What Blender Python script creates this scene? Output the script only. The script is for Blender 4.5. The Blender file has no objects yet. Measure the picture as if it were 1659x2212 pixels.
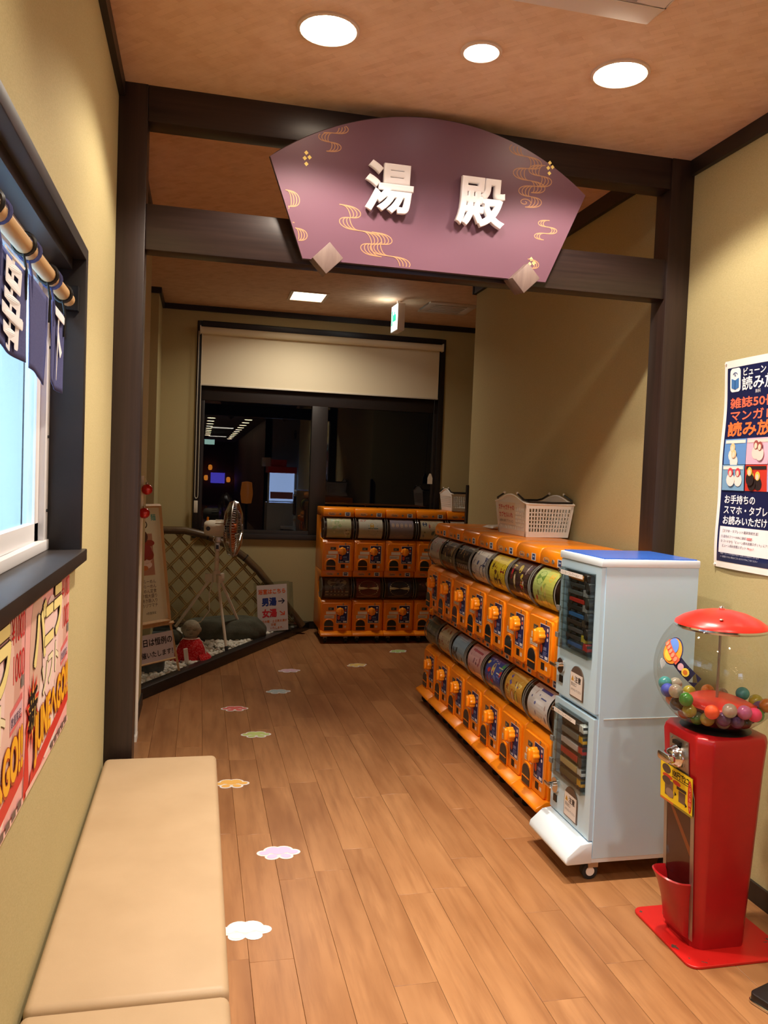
import bpy, bmesh, math, random
import numpy as np
from mathutils import Vector, Matrix

S = bpy.context.scene
COL = S.collection
random.seed(7)
PI = math.pi

# ------------------------------------------------------------------ camera
CAM_H, CAM_F = 1.55, 1746.9
YAW, PITCH, ROLL = 0.225055, 0.044728, 0.039082
def _cam():
    fw = Vector((math.sin(YAW)*math.cos(PITCH), math.cos(YAW)*math.cos(PITCH), -math.sin(PITCH)))
    r = Vector((math.cos(YAW), -math.sin(YAW), 0)); u = r.cross(fw)
    r2 = r*math.cos(ROLL)+u*math.sin(ROLL); u2 = -r*math.sin(ROLL)+u*math.cos(ROLL)
    m = Matrix(((r2.x, u2.x, -fw.x, 0), (r2.y, u2.y, -fw.y, 0), (r2.z, u2.z, -fw.z, CAM_H), (0, 0, 0, 1)))
    c = bpy.data.cameras.new('camera'); o = bpy.data.objects.new('camera', c); COL.objects.link(o)
    c.sensor_fit = 'HORIZONTAL'; c.sensor_width = 36; c.lens = 36*CAM_F/1659
    c.clip_start = 0.02; c.clip_end = 80
    o.matrix_world = m; S.camera = o
_cam()

# ------------------------------------------------------------------ world, exposure, colour
W = bpy.data.worlds.new('night'); S.world = W; W.use_nodes = True
W.node_tree.nodes['Background'].inputs[0].default_value = (0.010, 0.012, 0.020, 1)
W.node_tree.nodes['Background'].inputs[1].default_value = 0.1
S.view_settings.view_transform = 'Standard'; S.view_settings.look = 'None'
S.view_settings.gamma = 1; S.view_settings.exposure = 0.0
S.view_settings.use_curve_mapping = False
S.cycles.use_denoising = True
S.cycles.max_bounces = 8; S.cycles.diffuse_bounces = 6; S.cycles.glossy_bounces = 4
S.cycles.transmission_bounces = 6; S.cycles.transparent_max_bounces = 16
S.cycles.caustics_reflective = False; S.cycles.caustics_refractive = False
S.cycles.sample_clamp_indirect = 4.0

# strength of the place's lamps (W)
P_DOWN, P_SMALL, P_NEAR, P_BACK, P_KITCHEN = 150.0, 36.0, 108.0, 16.0, 110.0
WARM = (1.0, 0.89, 0.745)

# ------------------------------------------------------------------ key dimensions (m)
XL, XR = -0.335, 2.085          # faces of the side walls
ZC, ZCB = 2.985, 3.09           # ceiling before and behind the beam
YB = 7.95                       # face of the back wall
YP = 3.24                       # front of the timber posts

# ------------------------------------------------------------------ colour and material helpers
def lin(c):
    return tuple((x/255/12.92) if x/255 <= .04045 else ((x/255+.055)/1.055)**2.4 for x in c)
def mat(name, col=(200, 200, 200), rough=.5, metal=0., spec=.5, emit=None, es=0., coat=0., raw=False, trans=0.):
    m = bpy.data.materials.new(name); m.use_nodes = True
    b = m.node_tree.nodes['Principled BSDF']
    c = col if raw else lin(col)
    b.inputs['Base Color'].default_value = (*c, 1)
    b.inputs['Roughness'].default_value = rough; b.inputs['Metallic'].default_value = metal
    b.inputs['Specular IOR Level'].default_value = spec
    b.inputs['Coat Weight'].default_value = coat; b.inputs['Coat Roughness'].default_value = .08
    b.inputs['Transmission Weight'].default_value = trans
    if emit:
        b.inputs['Emission Color'].default_value = (*lin(emit), 1); b.inputs['Emission Strength'].default_value = es
    return m
def nodes(m): return m.node_tree.nodes, m.node_tree.links
def tex_coord(m, kind='Object', scale=(1, 1, 1), rot=(0, 0, 0)):
    n, l = nodes(m); tc = n.new('ShaderNodeTexCoord'); mp = n.new('ShaderNodeMapping')
    mp.inputs['Scale'].default_value = scale; mp.inputs['Rotation'].default_value = rot
    l.new(tc.outputs[kind], mp.inputs['Vector']); return mp.outputs['Vector']
def mix_cols(m, fac, a, b, raw=False):
    n, l = nodes(m); x = n.new('ShaderNodeMix'); x.data_type = 'RGBA'
    l.new(fac, x.inputs['Factor'])
    for s, v in ((6, a), (7, b)):
        if isinstance(v, tuple): x.inputs[s].default_value = (*(v if raw else lin(v)), 1)
        else: l.new(v, x.inputs[s])
    return x.outputs[2]
def noise(m, vec, scale, detail=3, rough=.55):
    n, l = nodes(m); t = n.new('ShaderNodeTexNoise'); t.inputs['Scale'].default_value = scale
    t.inputs['Detail'].default_value = detail; t.inputs['Roughness'].default_value = rough
    l.new(vec, t.inputs['Vector']); return t.outputs['Fac']
def ramp(m, fac, lo, hi):
    n, l = nodes(m); r = n.new('ShaderNodeMapRange'); l.new(fac, r.inputs['Value'])
    r.inputs['From Min'].default_value = lo; r.inputs['From Max'].default_value = hi; return r.outputs['Result']
def bump(m, h, strength=.2, dist=.002):
    n, l = nodes(m); b = n.new('ShaderNodeBump'); b.inputs['Strength'].default_value = strength
    b.inputs['Distance'].default_value = dist; l.new(h, b.inputs['Height'])
    l.new(b.outputs['Normal'], n['Principled BSDF'].inputs['Normal'])
def base(m, out): nodes(m)[1].new(out, nodes(m)[0]['Principled BSDF'].inputs['Base Color'])
def clear(name, tint=(255, 255, 255), ior=1.5, rough=.03, haze=0.0):
    """thin clear plastic or glass: lets light through, mirrors by Fresnel"""
    m = bpy.data.materials.new(name); m.use_nodes = True; n, l = nodes(m); n.clear()
    o = n.new('ShaderNodeOutputMaterial'); t = n.new('ShaderNodeBsdfTransparent'); g = n.new('ShaderNodeBsdfGlossy')
    f = n.new('ShaderNodeFresnel'); x = n.new('ShaderNodeMixShader')
    t.inputs[0].default_value = (*lin(tint), 1); g.inputs['Roughness'].default_value = rough
    # same reflectance on both sides of the thin sheet
    ge = n.new('ShaderNodeNewGeometry'); mr = n.new('ShaderNodeMapRange'); mr.inputs['To Min'].default_value = ior; mr.inputs['To Max'].default_value = 1/ior
    l.new(ge.outputs['Backfacing'], mr.inputs['Value']); l.new(mr.outputs['Result'], f.inputs['IOR']); l.new(f.outputs[0], x.inputs[0])
    l.new(t.outputs[0], x.inputs[1]); l.new(g.outputs[0], x.inputs[2]); l.new(x.outputs[0], o.inputs[0])
    return m
def printed(name, rough=.45, spec=.4):
    m = mat(name, rough=rough, spec=spec); n, l = nodes(m)
    a = n.new('ShaderNodeAttribute'); a.attribute_name = 'Col'; base(m, a.outputs['Color']); return m

MT = {}
def build_materials():
    # wallpaper: sand olive woven paper
    m = mat('wallpaper', rough=.85, spec=.2); v = tex_coord(m)
    f = noise(m, v, 3.0, 2); g = noise(m, tex_coord(m, scale=(160, 160, 420)), 1, 2)
    c = mix_cols(m, f, (184, 170, 126), (191, 178, 133)); c = mix_cols(m, ramp(m, g, .3, .8), c, (172, 158, 114)); base(m, c)
    bump(m, g, .25, .0006); MT['wall'] = m
    # ceiling paper printed with a woven chip pattern
    m = mat('ceiling_paper', rough=.75, spec=.25); n, l = nodes(m)
    v = tex_coord(m, scale=(1, 1, 1), rot=(0, 0, .8))
    b = n.new('ShaderNodeTexBrick'); b.inputs['Scale'].default_value = 8; b.inputs['Mortar Size'].default_value = .004
    b.inputs['Color1'].default_value = (*lin((222, 186, 155)), 1); b.inputs['Color2'].default_value = (*lin((208, 169, 137)), 1)
    b.inputs['Mortar'].default_value = (*lin((200, 160, 128)), 1); b.inputs['Brick Width'].default_value = .62; b.inputs['Row Height'].default_value = .2
    l.new(v, b.inputs['Vector'])
    f = noise(m, tex_coord(m, scale=(1, 1, 1)), 14, 4)
    base(m, mix_cols(m, ramp(m, f, .35, .75), b.outputs['Color'], (226, 192, 162))); MT['ceil'] = m
    # dark stained timber
    def timber(name, a, b_, sc, rough=.42):
        m = mat(name, rough=rough, spec=.45); v = tex_coord(m, scale=sc)
        f = noise(m, v, 1, 5, .6); base(m, mix_cols(m, ramp(m, f, .3, .7), a, b_)); bump(m, f, .12, .001); return m
    MT['post'] = timber('dark_timber_upright', (38, 27, 24), (54, 39, 34), (60, 60, 2))
    MT['beam'] = timber('dark_timber_cross', (36, 26, 25), (52, 38, 35), (2, 60, 60), .30)
    MT['trim'] = timber('dark_trim', (30, 24, 22), (40, 31, 28), (8, 8, 8))
    MT['kerb'] = timber('kerb_wood', (33, 29, 28), (46, 40, 38), (10, 10, 40), .35)
    MT['block'] = timber('block_wood', (104, 84, 78), (122, 102, 94), (40, 40, 6), .6)
    MT['pine'] = timber('pale_pine', (196, 158, 104), (212, 176, 122), (30, 30, 3), .55)
    # floor boards, each with its own tone
    m = mat('floor_board', rough=.33, spec=.45); n, l = nodes(m); oi = n.new('ShaderNodeObjectInfo')
    tc = n.new('ShaderNodeTexCoord'); ad = n.new('ShaderNodeVectorMath'); ad.operation = 'ADD'
    sc = n.new('ShaderNodeVectorMath'); sc.operation = 'SCALE'; sc.inputs['Scale'].default_value = 1.0
    cb = n.new('ShaderNodeCombineXYZ'); mu = n.new('ShaderNodeMath'); mu.operation = 'MULTIPLY'; mu.inputs[1].default_value = 37
    l.new(oi.outputs['Random'], mu.inputs[0]); l.new(mu.outputs[0], cb.inputs[0]); l.new(mu.outputs[0], cb.inputs[1])
    l.new(tc.outputs['Object'], ad.inputs[0]); l.new(cb.outputs[0], ad.inputs[1])
    mp = n.new('ShaderNodeMapping'); mp.inputs['Scale'].default_value = (26, 2.2, 1); l.new(ad.outputs[0], mp.inputs['Vector'])
    mp2 = n.new('ShaderNodeMapping'); mp2.inputs['Scale'].default_value = (7, 1.6, 1); l.new(ad.outputs[0], mp2.inputs['Vector'])
    g = noise(m, mp.outputs[0], 1, 5, .6); h = noise(m, mp2.outputs[0], 1, 3)
    c0 = mix_cols(m, oi.outputs['Random'], (142, 95, 58), (164, 114, 72))
    c1 = mix_cols(m, ramp(m, h, .35, .75), c0, (178, 128, 84)); c2 = mix_cols(m, ramp(m, g, .45, .85), c1, (130, 84, 50)); base(m, c2)
    bump(m, g, .05, .0005); MT['board'] = m
    m = mat('floor_plain', rough=.35, spec=.45); f = noise(m, tex_coord(m, scale=(20, 2, 1)), 1, 4)
    base(m, mix_cols(m, f, (150, 100, 62), (166, 114, 74))); MT['floor'] = m
    MT['gap'] = mat('board_gap', (104, 68, 42), .8)
    # bench vinyl
    m = mat('bench_vinyl', rough=.5, spec=.4); f = noise(m, tex_coord(m), 5, 3); k = noise(m, tex_coord(m), 260, 2)
    base(m, mix_cols(m, ramp(m, f, .35, .75), (180, 154, 122), (172, 146, 114))); bump(m, k, .2, .0006); MT['vinyl'] = m
    # plastics, metals
    MT['orange'] = mat('orange_plastic', (240, 138, 18), .28, spec=.5)
    MT['orange2'] = mat('orange_knob_plastic', (250, 152, 26), .25, spec=.5)
    MT['black'] = mat('black_plastic', (22, 20, 20), .4)
    MT['drumback'] = mat('dark_drum_inside', (52, 34, 26), .35)
    MT['chute'] = mat('smoked_chute_door', (38, 40, 44), .12, spec=.6)
    MT['rubber'] = mat('caster_rubber', (34, 33, 33), .7)
    MT['caster'] = mat('caster_grey', (120, 118, 114), .5)
    MT['clear'] = clear('clear_plastic', (240, 240, 238), 1.45, .04)
    MT['globe'] = clear('clear_globe', (246, 246, 244), 1.45, .02)
    MT['acrylic'] = clear('clear_acrylic', (236, 240, 240), 1.45, .04)
    MT['nightglass'] = clear('window_glass', (200, 205, 205), 1.65, .004)
    MT['kitchenglass'] = clear('service_window_glass', (232, 242, 250), 1.45, .01)
    MT['chrome'] = mat('chrome', (225, 225, 225), .12, 1.)
    MT['steel'] = mat('brushed_steel', (176, 168, 158), .38, .9)
    MT['alu'] = mat('white_aluminium', (226, 224, 226), .35, .0, .5)
    MT['white'] = mat('white_plastic', (236, 234, 228), .4)
    MT['cream'] = mat('cream_plastic', (224, 216, 196), .45)
    MT['whitewood'] = mat('white_painted_wood', (236, 232, 222), .6)
    MT['paper'] = printed('printed_paper', .5, .35)
    MT['gloss'] = printed('laminated_print', .14, .5)
    MT['card'] = printed('drum_card_print', .4, .4)
    MT['sticker'] = printed('floor_sticker_print', .4, .4)
    MT['cabblue'] = mat('pale_blue_steel', (190, 220, 240), .24, spec=.5)
    MT['cabtop'] = mat('blue_top_panel', (46, 96, 190), .25)
    MT['cabin'] = mat('cabinet_inside', (190, 194, 192), .6)
    m = mat('red_enamel', rough=.3, spec=.5); f = noise(m, tex_coord(m), 9, 3)
    base(m, mix_cols(m, ramp(m, f, .3, .8), (172, 22, 26), (158, 18, 22))); MT['red'] = m
    m = mat('chipped_red_plate', rough=.4); f = noise(m, tex_coord(m), 17, 4)
    base(m, mix_cols(m, ramp(m, f, .655, .665), (196, 26, 22), (84, 66, 58))); MT['redplate'] = m
    MT['redlid'] = mat('red_plastic_lid', (232, 44, 34), .3)
    MT['fabric'] = mat('indigo_cotton', (84, 86, 126), .9, spec=.1)
    m = MT['fabric']; f = noise(m, tex_coord(m), 240, 2); base(m, mix_cols(m, f, (70, 72, 112), (92, 95, 138)))
    MT['inkwhite'] = mat('white_fabric_paint', (245, 245, 248), .8)
    MT['bamboopole'] = mat('varnished_pole', (206, 168, 118), .4)
    m = mat('aged_bamboo', rough=.45); f = noise(m, tex_coord(m, scale=(9, 9, 9)), 1, 4)
    base(m, mix_cols(m, ramp(m, f, .3, .7), (134, 106, 56), (166, 134, 76))); MT['bamboo'] = m
    m = mat('bamboo_arch', rough=.4); f = noise(m, tex_coord(m, scale=(12, 12, 12)), 1, 4)
    base(m, mix_cols(m, ramp(m, f, .3, .7), (72, 54, 32), (98, 76, 46))); MT['arch'] = m
    def stone(name, a, b_, sc):
        m = mat(name, rough=.85, spec=.25); f = noise(m, tex_coord(m), sc, 6, .65)
        base(m, mix_cols(m, ramp(m, f, .3, .7), a, b_)); bump(m, f, .6, .01); return m
    MT['rock'] = stone('mossy_rock', (64, 66, 54), (92, 92, 78), 9)
    MT['darkrock'] = stone('dark_rock', (48, 56, 56), (98, 104, 100), 7)
    MT['stone'] = stone('statue_stone', (142, 134, 112), (168, 160, 138), 40)
    m = mat('white_pebble', rough=.8, spec=.25); f = noise(m, tex_coord(m), 24, 3)
    base(m, mix_cols(m, ramp(m, f, .3, .75), (206, 202, 186), (240, 237, 224))); MT['pebble'] = m
    m = mat('red_crochet', rough=.95, spec=.1); f = noise(m, tex_coord(m), 90, 2)
    base(m, mix_cols(m, ramp(m, f, .45, .75), (190, 24, 28), (222, 110, 108))); bump(m, f, .6, .004); MT['redcloth'] = m
    MT['bauble'] = mat('red_bauble', (196, 8, 24), .08, .35, coat=1.)
    m = mat('mauve_sign_board', rough=.38, spec=.4); n, l = nodes(m)
    vo = n.new('ShaderNodeTexVoronoi'); vo.inputs['Scale'].default_value = 26; vo.inputs['Randomness'].default_value = .0
    l.new(tex_coord(m, rot=(0, .785, 0)), vo.inputs['Vector'])
    base(m, mix_cols(m, ramp(m, vo.outputs['Distance'], .10, .22), (122, 90, 102), (106, 73, 87))); MT['sign'] = m
    MT['signedge'] = mat('sign_edge', (62, 46, 50), .6)
    MT['gold'] = mat('gold_print', (196, 142, 92), .45)
    MT['letter'] = mat('white_letter', (250, 248, 250), .4)
    MT['lampglass'] = mat('lamp_glass', (255, 240, 220), .4, emit=(255, 232, 205), es=45)
    MT['lampsmall'] = mat('small_lamp_glass', (255, 240, 240), .4, emit=(255, 236, 232), es=20)
    MT['lampring'] = mat('lamp_ring', (214, 190, 168), .4)
    MT['squarelamp'] = mat('square_lamp_glass', (255, 240, 215), .4, emit=(255, 232, 196), es=8)
    MT['halllamp'] = mat('hall_lamp_glass', (255, 240, 220), .4, emit=(255, 226, 180), es=30)
    MT['acwhite'] = mat('ceiling_unit_white', (214, 198, 186), .5)
    MT['blind'] = mat('blind_fabric', (232, 220, 190), .85, spec=.1)
    MT['frame2'] = mat('bronze_window_frame', (38, 32, 30), .4)
    MT['exit'] = printed('exit_face', .4); n, l = nodes(MT['exit'])
    a = n.new('ShaderNodeAttribute'); a.attribute_name = 'Col'; b = n['Principled BSDF']
    l.new(a.outputs['Color'], b.inputs['Emission Color']); b.inputs['Emission Strength'].default_value = 1.6
    MT['kitchen'] = mat('kitchen_white', (222, 232, 240), .6)
    MT['tube'] = mat('kitchen_lamp', (230, 242, 255), .4, emit=(205, 228, 255), es=7)
    MT['hallred'] = mat('hall_red_wall', (108, 62, 48), .6)
    MT['hallgrey'] = mat('hall_grey_wall', (150, 146, 140), .7)
    MT['tank'] = mat('lit_prize_tank', (200, 215, 255), .3, emit=(170, 200, 255), es=7)
    MT['screen'] = mat('lit_screen', (90, 80, 220), .3, emit=(90, 80, 230), es=6)
    MT['lantern'] = mat('lit_lantern', (255, 150, 60), .4, emit=(255, 150, 50), es=6)
build_materials()

# ------------------------------------------------------------------ mesh helpers
class MB:
    def __init__(s): s.v = []; s.f = []; s.m = []; s.cm = 0
    def add(s, vs, fs):
        o = len(s.v); s.v += [tuple(x) for x in vs]; s.f += [tuple(i+o for i in f) for f in fs]; s.m += [s.cm]*len(fs); return s
    def box(s, x0, x1, y0, y1, z0, z1, M_=None):
        vs = [(x, y, z) for z in (z0, z1) for y in (y0, y1) for x in (x0, x1)]
        if M_: vs = [M_ @ Vector(v) for v in vs]
        return s.add(vs, [(0, 2, 3, 1), (4, 5, 7, 6), (0, 1, 5, 4), (2, 6, 7, 3), (0, 4, 6, 2), (1, 3, 7, 5)])
    def prism(s, pts, axis, a, b):
        """pts: 2D outline; axis: extrusion axis"""
        def p(u, w, t): return {'x': (t, u, w), 'y': (u, t, w), 'z': (u, w, t)}[axis]
        n = len(pts); vs = [p(u, w, a) for u, w in pts]+[p(u, w, b) for u, w in pts]
        fs = [tuple(range(n))[::-1], tuple(range(n, 2*n))]+[(i, (i+1) % n, (i+1) % n+n, i+n) for i in range(n)]
        return s.add(vs, fs)
    def tube(s, path, r, n=8, cap=True, closed=False):
        P = [Vector(p) for p in path]; N = len(P); rs = r if isinstance(r, (list, tuple)) else [r]*N
        vs = []; up = None
        for i in range(N):
            if closed: d = (P[(i+1) % N]-P[i-1])
            else: d = P[min(i+1, N-1)]-P[max(i-1, 0)]
            d.normalize()
            if up is None:
                up = Vector((0, 0, 1)) if abs(d.z) < .9 else Vector((1, 0, 0))
            a = d.cross(up)
            if a.length < 1e-6: a = d.cross(Vector((1, 0, 0)))
            a.normalize(); b = a.cross(d); up = b
            for k in range(n):
                t = 2*PI*k/n; vs.append(P[i]+(a*math.cos(t)+b*math.sin(t))*rs[i])
        fs = []
        for i in range(N if closed else N-1):
            j = (i+1) % N
            for k in range(n): fs.append((i*n+k, i*n+(k+1) % n, j*n+(k+1) % n, j*n+k))
        if cap and not closed: fs += [tuple(range(n))[::-1], tuple(range((N-1)*n, N*n))]
        return s.add(vs, fs)
    def lathe(s, prof, n=24, c=(0, 0, 0), axis='z', a0=0, a1=2*PI):
        full = abs(a1-a0-2*PI) < 1e-6; vs = []; m = n if full else n+1
        for r, h in prof:
            for k in range(m):
                t = a0+(a1-a0)*k/n; x, y = r*math.cos(t), r*math.sin(t)
                q = {'z': (x, y, h), 'x': (h, x, y), 'y': (x, h, y)}[axis]; vs.append((q[0]+c[0], q[1]+c[1], q[2]+c[2]))
        fs = []
        for i in range(len(prof)-1):
            for k in range(n):
                k2 = (k+1) % m; fs.append((i*m+k, i*m+k2, (i+1)*m+k2, (i+1)*m+k))
        return s.add(vs, fs)
    def cyl(s, p, q, r, n=16): return s.tube([p, q], r, n)
    def ball(s, c, r, sc=(1, 1, 1), seg=16, ring=10):
        vs = []; fs = []
        for i in range(ring+1):
            th = PI*i/ring
            for k in range(seg):
                ph = 2*PI*k/seg; vs.append((c[0]+r*sc[0]*math.sin(th)*math.cos(ph), c[1]+r*sc[1]*math.sin(th)*math.sin(ph), c[2]+r*sc[2]*math.cos(th)))
        for i in range(ring):
            for k in range(seg): fs.append((i*seg+k, (i+1)*seg+k, (i+1)*seg+(k+1) % seg, i*seg+(k+1) % seg))
        return s.add(vs, fs)
    def mesh(s, name, mats, smooth=False, bev=0, seg=2, ang=35):
        me = bpy.data.meshes.new(name); me.from_pydata(s.v, [], s.f)
        for m in (mats if isinstance(mats, (list, tuple)) else [mats]): me.materials.append(m)
        bm = bmesh.new(); bm.from_mesh(me)
        for f, i in zip(bm.faces, s.m): f.material_index = i
        bmesh.ops.remove_doubles(bm, verts=bm.verts, dist=1e-6)
        if bev:
            ed = [e for e in bm.edges if len(e.link_faces) == 2 and e.calc_face_angle(0) > math.radians(ang)]
            bmesh.ops.bevel(bm, geom=ed, offset=bev, segments=seg, affect='EDGES', profile=.5, clamp_overlap=True)
        bmesh.ops.recalc_face_normals(bm, faces=bm.faces)
        bm.to_mesh(me); bm.free()
        if smooth or bev:
            me.polygons.foreach_set('use_smooth', [True]*len(me.polygons))
            try: me.set_sharp_from_angle(angle=math.radians(40))
            except Exception: pass
        return me
    def obj(s, name, mats, parent=None, **k): return link(name, s.mesh(name, mats, **k), parent)
def link(name, data, parent=None, loc=None, rot=None):
    o = bpy.data.objects.new(name, data); COL.objects.link(o)
    if parent: o.parent = parent
    if loc: o.location = loc
    if rot: o.rotation_euler = rot
    return o
def tag(o, label=None, cat=None, group=None, kind=None):
    if label: o['label'] = label
    if cat: o['category'] = cat
    if group: o['group'] = group
    if kind: o['kind'] = kind
    return o
def thing(name, label, cat, loc=(0, 0, 0), rz=0, group=None, rot=None):
    o = link(name, None, None, loc, rot or (0, 0, rz)); o.empty_display_size = .05
    return tag(o, label, cat, group)
def struct(name, mb, m, parent=None, label=None, **k):
    o = mb.obj(name, m, parent, **k)
    if not parent: tag(o, label, None, None, 'structure')
    return o
def copy_tree(o, parent=None):
    c = o.copy(); COL.objects.link(c); c.parent = parent
    for ch in list(o.children): copy_tree(ch, c)
    return c
def B(*a): return MB().box(*a)

# ------------------------------------------------------------------ flat print (lettering, pictures) on sheets
_tc = {}
def text_mesh(s, bold):
    k = (s, bold)
    if k not in _tc:
        c = bpy.data.curves.new('lettering', 'FONT'); c.body = s; c.offset = bold; c.resolution_u = 3
        o = bpy.data.objects.new('lettering', c); COL.objects.link(o)
        dg = bpy.context.evaluated_depsgraph_get(); me = bpy.data.meshes.new_from_object(o.evaluated_get(dg))
        _tc[k] = ([tuple(v.co[:2]) for v in me.vertices], [tuple(p.vertices) for p in me.polygons])
        bpy.data.objects.remove(o); bpy.data.curves.remove(c); bpy.data.meshes.remove(me)
    return _tc[k]
class Print:
    def __init__(s, fn=None, eps=.0004, top=.0004):
        s.v = []; s.f = []; s.c = []; s.L = 0; s.bb = []; s.eps = min(eps, top)
        s.fn = fn or (lambda u, v, h: (u, -h, v))
    def _put(s, pts, faces, col, same=False, sub=0):
        us = [q[0] for q in pts]; vv = [q[1] for q in pts]; bb = (min(us), min(vv), max(us), max(vv))
        L = 1+max((k for b, k in s.bb if b[0] < bb[2] and bb[0] < b[2] and b[1] < bb[3] and bb[1] < b[3]), default=-1)
        if same: L = s.bb[-1][1]
        s.bb.append((bb, L)); o = len(s.v); h = L*s.eps+sub*4e-5; s.v += [s.fn(u, v, h) for u, v in pts]
        s.f += [tuple(i+o for i in f) for f in faces]; s.c += [lin(col)]*len(faces); s.L += 1; return s
    def rect(s, u0, v0, u1, v1, col, nu=1, nv=1):
        pts = [(u0+(u1-u0)*i/nu, v0+(v1-v0)*j/nv) for j in range(nv+1) for i in range(nu+1)]
        fs = [(j*(nu+1)+i, j*(nu+1)+i+1, (j+1)*(nu+1)+i+1, (j+1)*(nu+1)+i) for j in range(nv) for i in range(nu)]
        return s._put(pts, fs, col)
    def ell(s, cu, cv, ru, rv, col, n=18, rot=0):
        ca, sa = math.cos(rot), math.sin(rot); pts = []
        for k in range(n):
            x, y = ru*math.cos(2*PI*k/n), rv*math.sin(2*PI*k/n); pts.append((cu+x*ca-y*sa, cv+x*sa+y*ca))
        return s._put([(cu, cv)]+pts, [(0, k+1, (k+1) % n+1) for k in range(n)], col)
    def poly(s, pts, col): return s._put(pts, [tuple(range(len(pts)))], col)
    def stroke(s, pts, w, col):
        P = [Vector(p) for p in pts]; q = []
        for i in range(len(P)):
            d = P[min(i+1, len(P)-1)]-P[max(i-1, 0)]; d.normalize(); n = Vector((-d.y, d.x))*w/2; q += [tuple(P[i]+n), tuple(P[i]-n)]
        return s._put(q, [(2*i, 2*i+1, 2*i+3, 2*i+2) for i in range(len(P)-1)], col)
    def text(s, t, u, v, size, col, bold=0., sx=1., align='l', rot=0, skew=0, fit=None):
        vs, fs = text_mesh(t, 0.)
        if not vs: return s
        w = max(p[0] for p in vs)
        if fit: sx = fit/(w*size)
        off = {'l': 0, 'c': -w/2, 'r': -w}[align]; ca, sa = math.cos(rot), math.sin(rot); pts = []
        for x, y in vs:
            X, Y = (x+off+skew*y)*size*sx, y*size; pts.append((u+X*ca-Y*sa, v+X*sa+Y*ca))
        if bold < .012: return s._put(pts, fs, col)
        k = 8 if bold > .03 else 4; r = bold*size          # overprint shifted copies for a heavier face
        s._put(pts, fs, col)
        for i in range(k):
            du, dv = r*math.cos(2*PI*i/k), r*math.sin(2*PI*i/k); s._put([(a+du, b+dv) for a, b in pts], fs, col, True, i+1)
        return s
    def obj(s, name, m, parent=None):
        me = bpy.data.meshes.new(name); me.from_pydata(s.v, [], s.f); me.materials.append(m)
        a = me.color_attributes.new('Col', 'FLOAT_COLOR', 'CORNER'); d = []
        for p, c in zip(me.polygons, s.c): d += [*c, 1.0]*p.loop_total
        a.data.foreach_set('color', d); return link(name, me, parent)

RNG = random.Random(11)

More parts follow.
